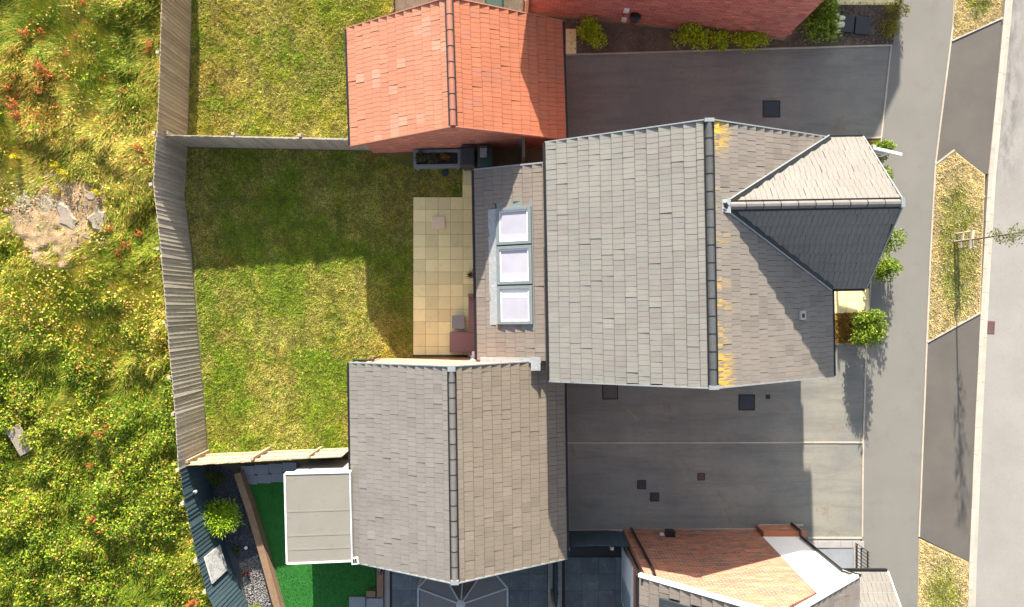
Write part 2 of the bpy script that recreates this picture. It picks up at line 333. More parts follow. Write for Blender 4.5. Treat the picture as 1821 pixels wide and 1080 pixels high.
def shrub_mesh(rx, ry, rz, n, L, pal, nb=9, spike=0.0, seed=0, flat=0.0, z0=0.0):
    r = np.random.default_rng(seed+11); cs = []
    for i in range(nb):
        a = r.uniform(0, 2*np.pi); d = math.sqrt(r.random())*.62; h = r.uniform(.35, .78)
        cs.append((math.cos(a)*d*rx, math.sin(a)*d*ry, z0+h*rz, r.uniform(.30, .50)))
    cs = np.array(cs); i = r.integers(0, nb, n); q = norm(r.normal(size=(n, 3))); q[:, 2] = np.where(q[:, 2] < -.35, -q[:, 2], q[:, 2])
    rad = cs[i, 3]*r.uniform(.55, 1.08, n)
    P = cs[i, :3]+q*rad[:, None]*np.array([rx, ry, rz*.75]); P[:, 2] = np.maximum(P[:, 2], .02)
    D = norm(r.normal(size=(n, 3))+q*(.7+spike)+np.array([0, 0, .25])); Nn = norm(q+r.normal(size=(n, 3))*.45+np.array([0, 0, .35]))
    Ln = L*r.uniform(.7, 1.3, n); V = leaves(P, D, Nn, Ln, Ln*(.55-.33*min(spike, 1)))
    ci = r.integers(0, len(pal), n); col = np.array(pal)[ci]*r.uniform(.75, 1.25, (n, 1))
    return npmesh('foliage', V, 4, col, M['leaf'])
def shrub(name, label, cat, px, py, rx, ry, rz, n, L, pal, group=None, z=0.0, rot=0, **k):
    p = W(px, py, z); o = empty(name, (p.x, p.y, z), rot, label, cat, group)
    f = bpy.data.objects.new('foliage', shrub_mesh(rx, ry, rz, n, L, pal, seed=int(px+py), **k)); C.objects.link(f); f.parent = o
    mb = MB()
    for j in range(5):
        a = 2*math.pi*j/5+.3; mb.tube([(0, 0, -.02), (math.cos(a)*rx*.25, math.sin(a)*ry*.25, rz*.4), (math.cos(a)*rx*.5, math.sin(a)*ry*.5, rz*.75)], [.014, .010, .005], 5)
    mb.build('stem', M['bark'], o); return o

# ------------------------------------------------------------------ ground, roads, pavements
def sheet(name, pts, z, m, thick=.05, kind='structure'):
    return tag(MB().prism(pts, z-thick, z).build(name, m), kind=kind)
sheet('ground', [(-150, -150), (150, -150), (150, 150), (-150, 150)], -.16, M['soil'], .3)
KL = [(1812, -160), (1787, 0), (1775, 130), (1757, 310), (1745, 520), (1733, 760), (1723, 1000), (1716, 1240)]
F2 = [(1724, -160), (1700, 0), (1688, 95), (1663, 293), (1655, 440), (1648, 608), (1642, 760), (1634, 955), (1628, 1240)]
F1 = [(1622, -160), (1604, 0), (1585, 80), (1567, 245), (1553, 430), (1540, 620), (1535, 788), (1533, 955), (1529, 1240)]
P = lambda l, z=0: [W2(a, b, z) for a, b in l]
sheet('road', P([(a+14, b) for a, b in KL]+[(2500, 1240), (2500, -160)]), -.075, M['road'])
sheet('footpath', P(F1+F2[::-1]), 0.0, M['path'])
sheet('driveway_upper', P([(960, 99), (1585, 81), (1567, 245), (1540, 247), (1540, 330), (960, 330)]), -.004, M['drive'])
sheet('driveway_lower', P([(960, 600), (1480, 600), (1486, 612), (1541, 610), (1535, 788), (1533, 955), (1430, 958), (1008, 946), (960, 946)]), -.006, M['drive'])
sheet('crossover_upper', P([(1692, 74), (1781, 34), (1775, 130), (1757, 309), (1752, 310), (1697, 267), (1663, 293), (1688, 95)]), .002, M['cross'])
sheet('crossover_lower', P([(1648, 610), (1743, 556), (1733, 760), (1723, 999), (1634, 955), (1642, 760)]), .002, M['cross'])
def stones(name, line, wd, z0, z1, m, seg=.9, part='edging_stone', off=0.0):
    root = empty(name, kind='structure'); pts = [Vector(W2(*p)) for p in line]; sh = {}
    for a, b in zip(pts[:-1], pts[1:]):
        d = b-a; n = max(1, round(d.length/seg)); l = d.length/n; ang = math.atan2(d.y, d.x); nrm = Vector((-d.y, d.x)).normalized()
        me = MB().box(.004, l-.004, -wd/2, wd/2, z0, z1).mesh(part, m)
        for i in range(n):
            q = a+d*(i/n)+nrm*off; inst(part, me, T(q.x, q.y, random.uniform(-.003, .003), ang+random.uniform(-.003, .003)), root)
    return root
stones('kerb', KL, .15, -.2, .03, M['kerb'], part='kerb_stone', off=.075)
stones('channel', KL, .17, -.2, -.05, M['kerb'], part='channel_block', off=.235, seg=1.6)
stones('footpath_edging', F2[:8], .055, -.1, .022, M['edging'])
stones('drive_front_edging', F1[2:8], .055, -.1, .018, M['edging'])
stones('drive_top_edging', [(1007, 98), (1585, 81)], .055, -.1, .03, M['edging'])
stones('drive_middle_edging', [(1008, 788), (1534, 787)], .05, -.1, .014, M['edging'])
stones('drive_bottom_edging', [(1012, 944), (1345, 941), (1350, 934), (1428, 934)], .06, -.1, .03, M['edging'])
stones('front_patio_edging', [(1436, 957), (1533, 957)], .06, -.1, .03, M['edging'])
stones('verge_edging', [(1692, 73), (1783, 32)], .055, -.1, .03, M['edging'])
stones('verge_edging_middle', [(1648, 609), (1744, 556)], .055, -.1, .03, M['edging'])
stones('verge_edging_top', [(1663, 293), (1697, 267)], .055, -.1, .03, M['edging'])
stones('garden_edging', [(1540, 246), (1567, 245)], .055, -.1, .03, M['edging'])
stones('garden_edging_low', [(1484, 612), (1541, 610)], .055, -.1, .03, M['edging'])
sheet('lawn_earth', P([(320, 240), (850, 240), (850, 660), (600, 820), (360, 826), (335, 560), (318, 330)]), .005, M['turfbase'])
sheet('neighbour_lawn_earth', P([(330, -160), (700, -160), (700, 262), (325, 262)]), .004, M['turfbase'])
sheet('planting_bed', P([(985, -60), (1610, -60), (1588, 79), (1007, 96), (960, 96), (960, -60)]), .006, M['soil'])
sheet('side_passage', P([(815, 200), (1010, 200), (1010, 330), (823, 300)]), .008, mottled('mossy_concrete', (.13, .10, .05), (.17, .13, .075), 3, fineamt=.3))
sheet('front_bed', P([(1440, 247), (1565, 247), (1541, 609), (1440, 612)]), .004, M['soil'])
sheet('meadow_earth', P([(-260, -300), (322, -300), (322, 1400), (-260, 1400)]), -.05, mottled('meadow_earth', (.10, .09, .03), (.16, .13, .05), 1, fineamt=.4))
sheet('lower_garden_earth', P([(330, 820), (640, 800), (990, 800), (990, 1300), (330, 1300)]), -.02, M['soil'])

def slabs(name, rects, m, th=.03, z=.03, gap=.008, joint=None, group=None):
    root = empty(name, kind='structure'); cache = {}
    for (x0, x1, y0, y1) in rects:
        k = (round(x1-x0, 3), round(y1-y0, 3))
        if k not in cache: cache[k] = MB().box(-k[0]/2+gap/2, k[0]/2-gap/2, -k[1]/2+gap/2, k[1]/2-gap/2, -th, 0).mesh('paving_slab', m)
        inst('paving_slab', cache[k], T((x0+x1)/2, (y0+y1)/2, z+random.uniform(-.004, .004), random.uniform(-.006, .006), random.uniform(-.006, .006), random.uniform(-.006, .006)), root)
    return root
x0, y0 = W2(735, 351); p = .4465; rects = []
for j in range(13):
    for i in range(5):
        a = x0+i*p; b = y0-j*p; rects.append((a, a+p, b-(p if j < 12 else .30), b))
for j in range(3): rects.append((x0+3.95*p, x0+4.9*p, y0+j*p, y0+(j+1)*p))
slabs('patio', rects, M['slab'])
sheet('patio_bed', P([(734, 350), (850, 350), (850, 634), (734, 634)]), .012, plain('sand_joint', (.10, .075, .04), .95))
fp = []
a, b = W2(1483, 513)
for i, wd in enumerate((.45, .45, .34)):
    for j in range(2): fp.append((a+.45*i, a+.45*i+wd, b-.45*(j+1), b-.45*j))
slabs('front_path', fp, M['slab'])
tr = []
a, b = W2(1488, -60)
for i in range(5): tr.append((a+.45*i, a+.45*i+.45, b-1.4, b-.95)); tr.append((a+.45*i, a+.45*i+.45, b-.95, b-.5))
slabs('neighbour_path', tr, M['slab'])
ns = []
a, b = W2(1006, 52)
for j in range(2): ns.append((a, a+.38, b-.45*(j+1), b-.45*j))
slabs('neighbour_step', ns, M['slab'])
# dark porcelain terraces of the lower plots
ds = []
for ya in np.arange(-9.1, -14, -.6):
    for i in range(4):
        xo = 1.9+.6*i; ds.append((xo, min(xo+.6, 4.06), ya-.6, ya))
    for i in range(8):
        xo = -4.3+.7*i; ds.append((xo, min(xo+.7, 1.26), ya-.6, ya))
slabs('porcelain_terrace', ds, M['darkslab'], z=.02)
sheet('terrace_bed', [(-4.4, -14), (4.2, -14), (4.2, -8.2), (-4.4, -8.2)], -.008, M['black'])
cop = []
for ya in np.arange(-8.6, -14, -.6):
    cop += [(1.28, 1.46, ya-.6, ya), (1.60, 1.79, ya-.6, ya), (4.08, 4.28, ya-.6, ya)]
slabs('terrace_coping', cop, M['copingslab'], z=.03)
sheet('front_patio', P([(1420, 959), (1530, 959), (1530, 1100), (1420, 1100)]), .01, M['greyslab'])
fb = []
for i in range(5): fb.append((W2(1432, 0)[0]+.42*i, W2(1432, 0)[0]+.42*i+.42, -8.76, -8.52))
for j in range(4): fb.append((W2(1517, 0)[0], W2(1517, 0)[0]+.24, -9.2-.44*j, -8.76-.44*j))
slabs('front_patio_border', fb, M['copingslab'], z=.03)

# ------------------------------------------------------------------ roofs
TW, TG = .30, .33
def tile_mesh(name, m, w=TW, g=TG):        # flat interlocking tile with a false joint down its middle and a chamfered nose
    e = .0045; L = g+.05; h0, h1 = .050, .008; c = w/2; X = [(e, 0), (c-.006, 0), (c, -.010), (c+.006, 0), (w-e, 0)]
    vs = [(x, v, h+d) for v, h in ((0, h0-.048), (0, h0-.022), (.024, h0), (L, h1)) for x, d in X]
    fs = [(r*5+i, r*5+i+1, r*5+i+6, r*5+i+5) for r in range(3) for i in range(4)]
    vs += [(e, L, h1-.02), (w-e, L, h1-.02)]
    fs += [(0, 5, 10, 15, 20), (4, 21, 19, 14, 9), (0, 20, 21, 4, 3, 2, 1)]
    return MB().add(vs, fs).mesh(name, m)
def slope(roof, o, v, n, U, V, m, budget, keep=None, shift=0):
    o = Vector(o); v = Vector(v).normalized(); n = Vector(n).normalized(); u = v.cross(n); me = tile_mesh('tile', m); jo = []
    rows = round(V/TG); g = V/rows; cands = []
    for r in range(rows):
        u0 = -(TW/2 if (r+shift) % 2 else 0)-random.uniform(.01, .09)
        while u0 < U-.02:
            a, b = max(u0, 0), min(u0+TW, U); u0 += TW
            if b-a < .04: continue
            if u0 > U-.02 and False: pass
            p = o+u*a+v*(r*g); c = o+u*(a+b)/2+v*(r*g+g/2)
            if keep and not keep(c): continue
            cands.append((p, (b-a)/TW))
    vv = [q.co.copy() for q in me.vertices]; ff = [tuple(q.vertices) for q in me.polygons]; mb = MB(); k = 0
    for p, sc in cands:
        jit = Matrix.Rotation(random.gauss(0, .006), 4, 'Z') @ Matrix.Rotation(random.gauss(0, .010), 4, 'X') @ Matrix.Rotation(random.gauss(0, .012), 4, 'Y')
        Mx = Matrix(((u.x, v.x, n.x, p.x), (u.y, v.y, n.y, p.y), (u.z, v.z, n.z, p.z), (0, 0, 0, 1))) @ Matrix.Translation((0, 0, random.uniform(0, .005))) @ jit @ Matrix.Diagonal((sc, g/TG, 1, 1))
        if budget[0] > 0: budget[0] -= 1; inst('tile', me, Mx, roof)
        else: mb.add([Mx @ q for q in vv], ff)
    if mb.v: tag(mb.build('tile_field', m, roof), kind='stuff')
def ridge_run(roof, a, b, m, length=.47, w=.25, drop=.085, union=True, endcap=None, um=None):
    a = Vector(a); b = Vector(b); d = b-a; n = max(1, round(d.length/length)); l = d.length/n; X = d.normalized(); Z = Vector((0, 0, 1)); Y = Z.cross(X)
    prof = [(-w/2, -drop), (-w*.27, .018), (-w*.12, .045), (w*.12, .045), (w*.27, .018), (w/2, -drop)]
    vs = [(x, y, z) for x in (.006, l-.006) for y, z in prof]+[(x, y, z-.02) for x in (.006, l-.006) for y, z in prof]
    fs = [(i, i+6, i+7, i+1) for i in range(5)]+[(i+12, i+13, i+19, i+18) for i in range(5)]+[(0, 1, 13, 12)]
    for i in range(5): fs += [(i, i+1, i+13, i+12), (i+6, i+18, i+19, i+7)]
    me = MB().add(vs, fs).mesh('ridge_tile', m)
    MB().bar(a-Z*.055, b-Z*.055, w+.03, .05).build('ridge_seal', um or M['black'], roof)  # black strip stands in for the shaded gap under the ridge tiles
    ub = MB()
    ub.add([(x, y*1.02, z+.004) for x in (-.014, .014) for y, z in prof], [(i, i+6, i+7, i+1) for i in range(5)])
    ume = ub.mesh('ridge_union', M['black'])
    for i in range(n):
        q = a+X*(i*l); Mx = Matrix(((X.x, Y.x, Z.x, q.x), (X.y, Y.y, Z.y, q.y), (X.z, Y.z, Z.z, q.z+random.uniform(-.003, .003)), (0, 0, 0, 1)))
        inst('ridge_tile', me, Mx, roof)
        if union and i: inst('ridge_union', ume, Mx, roof)
def gable_deck(mb, cx, hw, y0, y1, ze, zr, t=.13, drop=.012):
    a = [(cx-hw, ze-drop), (cx, zr-drop), (cx+hw, ze-drop), (cx+hw, ze-drop-t*.6), (cx, zr-t-drop), (cx-hw, ze-drop-t*.6)]
    vs = [(x, y, z) for y in (y0, y1) for x, z in a]
    return mb.add(vs, [(0,1,7,6),(1,2,8,7),(2,3,9,8),(3,4,10,9),(4,5,11,10),(5,0,6,11),(0,5,4,1),(1,4,3,2),(6,7,10,11),(7,8,9,10)])
def gable_walls(x0, x1, y0, y1, zw, cx, zr):
    vs = [(x0, y0, -.1), (x1, y0, -.1), (x1, y1, -.1), (x0, y1, -.1), (x0, y0, zw), (x1, y0, zw), (x1, y1, zw), (x0, y1, zw), (cx, y0, zr), (cx, y1, zr)]
    return MB().add(vs, [(0,1,5,8,4),(2,3,7,9,6),(1,2,6,5),(3,0,4,7),(3,2,1,0),(4,8,9,7),(8,5,6,9)])
def gable_house(root, hw, hl, ze, zr, walls, wm, mL, mR, rm, deck, budget, keepR=None, keepL=None, ridge=True, gut=(1, 1), vm='verge', union=True, rw=.25):
    roof = gable_deck(MB(), 0, hw, -hl, hl, ze, zr).build('roof', deck, root)
    p = math.atan2(zr-ze, hw); V = hw/math.cos(p); c, s = math.cos(p), math.sin(p)
    slope(roof, (-hw, hl, ze), (c, 0, s), (-s, 0, c), 2*hl, V, mL, budget, keepL)
    slope(roof, (hw, -hl, ze), (-c, 0, s), (s, 0, c), 2*hl, V, mR, budget, keepR)
    if ridge: ridge_run(roof, (0, hl-.01, zr+.025), (0, -hl+.01, zr+.025), rm, union=union, w=rw, um=None)
    if walls: gable_walls(*walls).build('wall', wm, root)
    for y in (-hl-.018, hl+.018):
        for sx in (-1, 1):
            MB().bar((sx*hw, y, ze-.03), (sx*.05, y, zr-.03), .035, .14).build('verge', M[vm], root)
    for sx, on in zip((-1, 1), gut):
        if on: MB().bar((sx*(hw+.045), -hl, ze-.05), (sx*(hw+.045), hl, ze-.05), .09, .09).build('gutter', M['black'], root)
    return roof

# ------------------------------------------------------------------ the house in the middle
MC = (5.26, 1.31); HE, HR, HW, HL = 4.25, 6.47, 4.20, 3.53
house = empty('detached_house', (*MC, 0), R(1.0), 'grey tiled detached house in the middle with front gable and rear extension', 'house')
GX, GY0, GY1, GZ = 5.20, -.934, 3.52, 6.24; GYM = (GY0+GY1)/2; GH = (GY1-GY0)/2; gt = (GZ-HE)/GH; mt = (HR-HE)/HW
zmain = lambda x: HR-abs(x)*mt
zgab = lambda y: GZ-abs(y-GYM)*gt
bud = [300]
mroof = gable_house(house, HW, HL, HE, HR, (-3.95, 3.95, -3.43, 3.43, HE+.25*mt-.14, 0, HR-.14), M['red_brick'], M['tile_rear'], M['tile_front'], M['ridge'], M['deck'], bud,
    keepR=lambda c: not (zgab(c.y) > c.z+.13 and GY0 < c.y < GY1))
# front gable wing
MB().box(3.95, 4.93, GY0+.28, GY1-.1, -.1, HE-.1).build('wing_wall', M['red_brick'], house)
MB().add([(4.93, GY0+.28, HE-.1), (4.93, GY1-.1, HE-.1), (4.93, GYM, GZ-.2), (4.87, GY0+.28, HE-.1), (4.87, GY1-.1, HE-.1), (4.87, GYM, GZ-.2)], [(0,1,2),(5,4,3),(0,2,5,3),(1,4,5,2),(0,3,4,1)]).build('wing_gable', M['red_brick'], house)
gx0 = (HR-GZ)/mt
def wingdeck():
    vs = []
    xe = HW
    a = [(gx0, GYM, GZ-.014), (GX, GYM, GZ-.014), (GX, GY1, HE-.014), (xe, GY1, HE-.014), (GX, GY0, HE-.014), (xe, GY0, HE-.014)]
    vs = a+[(x, y, z-.1) for x, y, z in a]
    return MB().add(vs, [(0,1,2,3),(0,5,4,1),(9,8,7,6),(7,10,11,6),(1,7,8,2),(1,4,10,7),(2,8,9,3),(4,5,11,10)])
groof = wingdeck().build('gable_roof', M['deck'], house)
gp = math.atan(gt); gV = GH/math.cos(gp); gc, gs = math.cos(gp), math.sin(gp)
kg = lambda c: c.x > 0 and zmain(c.x) < c.z+.06
slope(groof, (GX, GY1, HE), (0, -gc, gs), (0, gs, gc), GX-gx0+.3, gV, M['tile_gable'], bud, kg)
slope(groof, (gx0-.3, GY0, HE), (0, gc, gs), (0, -gs, gc), GX-gx0+.3, gV, M['tile_gable'], bud, kg)
ridge_run(groof, (gx0+.12, GYM, GZ+.02), (GX-.02, GYM, GZ+.02), M['ridge_tan'], w=.27)
for sy, ye in ((1, GY1), (-1, GY0)):
    MB().bar((GX+.018, ye, HE-.03), (GX+.018, GYM+sy*.04, GZ-.03), .035, .14).build('verge', M['verge'], house)
    a = Vector((gx0, GYM, GZ+.075)); b = Vector((HW, ye, HE+.075))
    MB().bar(a, b, .13, .05).build('valley', M['black'], house)
    n_ = Vector((-(b-a).y, (b-a).x, 0)).normalized()*(.075*(1 if sy > 0 else -1))
    MB().bar(a+n_, b+n_, .03, .07).build('valley_trim', M['lead'], house)
    MB().bar((HW-.05, ye+sy*.045, HE-.05), (GX, ye+sy*.045, HE-.05), .09, .09).build('gutter', M['black'], house)
MB().prism([(gx0-.12, GYM-.16), (gx0+.16, GYM-.2), (gx0+.16, GYM+.2), (gx0-.12, GYM+.16)], GZ-.02, GZ+.062).build('lead_saddle', M['lead'], house)
MB().box(GX-.06, GX+.04, GYM-.13, GYM+.13, GZ-.09, GZ+.078).build('ridge_end', M['verge'], house)
MB().box(-.13, .13, HL-.05, HL+.05, HR-.1, HR+.075).build('ridge_end', M['verge'], house)
MB().box(-.13, .13, -HL-.05, -HL+.05, HR-.1, HR+.075).build('ridge_end', M['verge'], house)
# vent tile on the front slope
vx, vy = 3.02, -1.70; Mv = T(vx, vy, zmain(vx)+.06, 0, 0, math.atan(mt))
vent = MB().box(-.11, .11, -.13, .13, -.03, .05, Mv).build('roof_vent', plain('vent_grey', (.36, .36, .35)), house)
MB().box(-.055, .055, -.07, .05, .0, .055, Mv).build('vent_hole', M['black'], vent)
# rear extension with three roof windows
EX0, EX1, EY0, EY1, EZ = -6.445, -3.86, -3.05, 3.18, 2.05; es = .41; ep = math.atan(es)
zext = lambda x: EZ+(x-EX0)*es
MB().add([(EX0+.22, EY0+.06, -.1), (EX1, EY0+.06, -.1), (EX1, EY1-.06, -.1), (EX0+.22, EY1-.06, -.1), (EX0+.22, EY0+.06, zext(EX0+.22)-.13), (EX1, EY0+.06, zext(EX1)-.13), (EX1, EY1-.06, zext(EX1)-.13), (EX0+.22, EY1-.06, zext(EX0+.22)-.13)],
    [(0,1,5,4),(1,2,6,5),(2,3,7,6),(3,0,4,7),(4,5,6,7)]).build('extension_wall', M['red_brick'], house)
eroof = MB().add([(x, y, zext(x)-d) for d in (.012, .11) for x in (EX0, EX1-.1) for y in (EY0, EY1)], [(0,2,3,1),(4,5,7,6),(0,1,5,4),(2,6,7,3),(0,4,6,2),(1,3,7,5)]).build('extension_roof', M['deck'], house)
SKY = [(1.88, .66), (.64, -.62), (-.64, -1.90)]; SX0, SX1 = -5.72, -4.60
ksk = lambda c: not (SX0-.04 < c.x < SX1+.05 and -1.93 < c.y < 1.92)
slope(eroof, (EX0, EY1, EZ), (math.cos(ep), 0, math.sin(ep)), (-math.sin(ep), 0, math.cos(ep)), EY1-EY0, (EX1-EX0-.08)/math.cos(ep), M['tile_ext'], bud, ksk)
MB().bar((EX0-.05, EY0, EZ-.05), (EX0-.05, EY1, EZ-.05), .10, .09).build('gutter', M['black'], house)
MB().bar((EX0, EY1+.02, zext(EX0)-.01), (EX1-.1, EY1+.02, zext(EX1-.1)-.01), .05, .13).build('verge', M['verge'], house)
MB().bar((EX0+.1, EY0+.02, zext(EX0+.1)+.05), (-4.4, EY0+.02, zext(-4.4)+.05), .16, .05).build('lead_flashing', M['lead'], house)
MB().box(-4.72, -4.42, EY0-.30, EY0+.12, zext(-4.5)+.04, zext(-4.5)+.10).build('lead_flashing', M['lead'], house)
MB().bar((EX1-.2, EY0, zext(EX1-.2)+.05), (EX1-.2, EY1, zext(EX1-.2)+.05), .07, .04).build('mortar_fillet', mottled('mortar_strip', (.36, .32, .27), (.30, .27, .23), 8), house)
Me = Matrix(((math.cos(ep), 0, -math.sin(ep), 0), (0, 1, 0, 0), (math.sin(ep), 0, math.cos(ep), 0), (0, 0, 0, 1)))
for i, (ya, yb) in enumerate(SKY):
    ym = (ya+yb)/2; xm = (SX0+SX1)/2; Mq = Matrix.Translation((xm, ym, zext(xm))) @ Me; hx = (SX1-SX0)/2/math.cos(ep); hy = (ya-yb)/2-.015
    fr = MB()
    for q in ((-hx, -hx+.11, -hy, hy), (hx-.11, hx, -hy, hy), (-hx+.11, hx-.11, -hy, -hy+.10), (-hx+.11, hx-.11, hy-.10, hy)): fr.box(*q, -.05, .115, Mq)
    f = fr.build('roof_window', M['frame'], house, .006)
    wb = MB()
    for q in ((-hx+.11, -hx+.15, -hy+.1, hy-.1), (hx-.15, hx-.11, -hy+.1, hy-.1), (-hx+.15, hx-.15, -hy+.1, -hy+.14), (-hx+.15, hx-.15, hy-.14, hy-.1)): wb.box(*q, -.05, .082, Mq)
    wb.build('sash', M['white'], f)
    MB().box(-hx+.15, hx-.15, -hy+.14, hy-.14, -.05, .062, Mq).build('pane', M['blind'], f)
    a_, b_ = ((-hy+.14, -hy+.34), (-hy+.14, -hy+.38), (hy-.38, hy-.14))[i]
    MB().box(-hx+.15, hx-.15, a_, b_, .0, .066, Mq).build('blind_edge', M['white'] if i == 2 else M['blind2'], f)  # pale strip of painted reflection across each pane
sk = MB().box(-hx-.30, -hx+.0, -1.90, 1.86, -.03, .042, Matrix.Translation(((SX0+SX1)/2, 0, zext((SX0+SX1)/2))) @ Me)
sk.build('flashing_apron', M['lead'], house)
MB().box(-hx, hx+.14, -2.09, 2.07, -.05, .026, Matrix.Translation(((SX0+SX1)/2, 0, zext((SX0+SX1)/2))) @ Me).build('window_flashing', M['frame'], house)
# doors and windows of the street front and the garden side
def window(root, x, y, z0, z1, wd, face, name='window'):     # face '+x', '-x', '+y', '-y'
    ax = face[1]; sg = 1 if face[0] == '+' else -1; f = MB(); g = MB()
    def bx(mb, a, b, za, zb, d0, d1):
        lo, hi = sorted((d0*sg, d1*sg))
        if ax == 'x': mb.box(x+lo, x+hi, y+a, y+b, za, zb)
        else: mb.box(x+a, x+b, y+lo, y+hi, za, zb)
    h = wd/2
    for q in ((-h, -h+.07, z0, z1), (h-.07, h, z0, z1), (-h+.07, h-.07, z0, z0+.07), (-h+.07, h-.07, z1-.07, z1), (-.03, .03, z0+.07, z1-.07)): bx(f, *q, -.02, .045)
    o = f.build(name, M['white'], root); bx(g, -h+.07, h-.07, z0+.07, z1-.07, -.02, .02); g.build('pane', M['darkglass'], o)
    s = MB(); bx(s, -h-.05, h+.05, z0-.06, z0-.004, -.02, .09); s.build('sill', M['white'], o); return o
window(house, 3.95, -2.2, .8, 1.9, 1.4, '+x'); window(house, 3.95, -2.2, 2.7, 3.8, 1.2, '+x'); window(house, 4.93, 1.2, .7, 1.9, 1.6, '+x'); window(house, 4.93, 1.2, 2.7, 3.8, 1.4, '+x')
window(house, EX0+.22, .6, .05, 1.85, 2.4, '-x', 'patio_door')

# ------------------------------------------------------------------ garages
red = empty('brick_garage', (-1.82, 7.20, 0), R(1.9), 'single brick garage with orange red tiled roof beside the lawn', 'garage')
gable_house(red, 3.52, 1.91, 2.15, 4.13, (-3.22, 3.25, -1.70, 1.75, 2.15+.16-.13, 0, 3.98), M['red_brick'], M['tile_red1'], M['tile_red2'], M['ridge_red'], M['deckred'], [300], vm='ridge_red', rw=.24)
MB().box(3.17, 3.23, -1.2, 1.2, 0, 1.85).build('garage_door', plain('garage_door_white', (.5, .5, .5)), red)
grey = empty('double_garage', (-1.765, -5.14, 0), R(.85), 'pair of garages under one grey tiled roof at the bottom of the lawn', 'garage')
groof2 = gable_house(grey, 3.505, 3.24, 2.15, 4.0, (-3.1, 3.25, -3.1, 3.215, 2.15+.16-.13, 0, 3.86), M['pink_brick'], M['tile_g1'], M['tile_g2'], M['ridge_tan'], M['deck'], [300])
for yy in (-1.6, 1.6): MB().box(3.17, 3.23, yy-1.2, yy+1.2, 0, 1.85).build('garage_door', plain('garage_door_grey', (.12, .13, .14)), grey)
MB().box(-.12, .12, 3.10, 3.29, 3.93, 4.075).build('ridge_end', M['verge'], grey)
MB().box(-.12, .12, -3.29, -3.16, 3.93, 4.075).build('ridge_end', M['verge'], grey)
# white window standing open in the sunny wall, outside tap and downpipe
wo = MB(); wx = 1.05
for q in ((-.62, -.55), (.55, .62)): wo.box(wx+q[0], wx+q[1], 3.19, 3.26, .75, 1.65)
wo.box(wx-.55, wx+.55, 3.19, 3.26, .75, .82); wo.box(wx-.55, wx+.55, 3.19, 3.26, 1.58, 1.65)
wf = wo.build('window', M['white'], grey); MB().box(wx-.55, wx+.55, 3.18, 3.23, .82, 1.58).build('pane', M['darkglass'], wf)
MB().bar((wx-.6, 3.37, 1.2), (wx+.6, 3.37, 1.2), .26, .04).build('open_sash', M['white'], wf)
MB().box(wx-.68, wx+.68, 3.21, 3.33, .68, .74).build('sill', M['white'], wf)
MB().tube([(-3.5, 3.15, 2.08), (-3.4, 3.33, 2.02), (-2.9, 3.33, 1.98), (-2.9, 3.29, 1.85), (-2.9, 3.29, .1)], .035, 8).build('downpipe', M['black'], grey)
MB().lathe([(.05, 0), (.06, .06), (.06, .2), (.03, .22)], (-2.78, 3.34, 1.86)).build('rain_hopper', M['iron'], grey)

# ------------------------------------------------------------------ house at the bottom right
BH = empty('brick_house', (7.08, -8.10, 0), 0, 'brick house with white rendered corner at the bottom right edge', 'house')
bhw, bze, bzr = 3.27, 4.1, 6.8; bd = 6.0
mb = gable_walls(-3.10, 2.90, -bd, 0, bze+.10, -.1, bzr-.22); mb.build('wall', M['mix_brick'], BH)
# roof: its own deck, ridge along y
broof = gable_deck(MB(), 0, bhw, -bd-.1, -.04, bze, bzr).build('roof', M['deck'], BH)
bp = math.atan2(bzr-bze, bhw); bc, bs_ = math.cos(bp), math.sin(bp); bb = [300]
kb = lambda c: c.y > -3.2 and not (-2.75 < c.x < -1.7 and -1.75 < c.y < -.48)
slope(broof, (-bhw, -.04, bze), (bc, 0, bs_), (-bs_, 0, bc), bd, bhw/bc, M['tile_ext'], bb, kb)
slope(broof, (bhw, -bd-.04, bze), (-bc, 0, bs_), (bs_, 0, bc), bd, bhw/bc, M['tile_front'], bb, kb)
ridge_run(broof, (0, -.06, bzr+.02), (0, -bd, bzr+.02), M['ridge'])
for sx in (-1, 1): MB().bar((sx*bhw, -.01, bze-.02), (sx*.03, -.01, bzr-.02), .09, .15).build('bargeboard', M['white'], BH)
MB().bar((-bhw-.05, -bd, bze-.05), (-bhw-.05, -.06, bze-.05), .09, .09).build('gutter', M['black'], BH)
xs = -2.22; Mb_ = Matrix.Translation((xs, -1.12, bze+(xs+bhw)*(bzr-bze)/bhw)) @ Matrix.Rotation(-bp, 4, 'Y')
MB().box(-.66, .66, -.64, .64, -.05, .10, Mb_).build('roof_window', M['iron'], BH)
MB().box(-.54, .54, -.52, .52, 0, .104, Mb_).build('pane', M['darkglass'], BH)
MB().box(1.68, 3.12, .005, .16, -.1, .74).build('plinth', M['mix_brick'], BH)
MB().prism([(1.66, 0), (3.14, 0), (3.14, .18), (1.66, .18)], .744, .80).build('plinth_capping', plain('orange_brick_cap', (.45, .16, .07), .9, amt=.3, scale=20), BH)
zr_ = lambda x: bze+(bhw-abs(x))*(bzr-bze)/bhw-.12
MB().add([(1.62, .012, .81), (2.905, .012, .81), (2.905, .012, zr_(2.905)-.02), (1.44, .012, zr_(1.44)-.02), (1.62, -.05, .81), (2.905, -.05, .81), (2.905, -.05, zr_(2.905)-.02), (1.44, -.05, zr_(1.44)-.02)],
    [(0,3,2,1),(4,5,6,7),(0,1,5,4),(2,3,7,6),(1,2,6,5),(0,4,7,3)]).build('render_panel', M['render'], BH)
MB().tube([(-2.82, .07, .15), (-2.82, .07, 3.95), (-2.85, .03, 4.3)], .045, 8).build('downpipe', M['black'], BH)
MB().tube([(2.90, .24, .12), (2.90, .24, .85), (2.86, .08, 1.0), (2.86, .07, 4.0), (3.3, .02, 4.22)], .045, 8).build('downpipe', M['black'], BH)
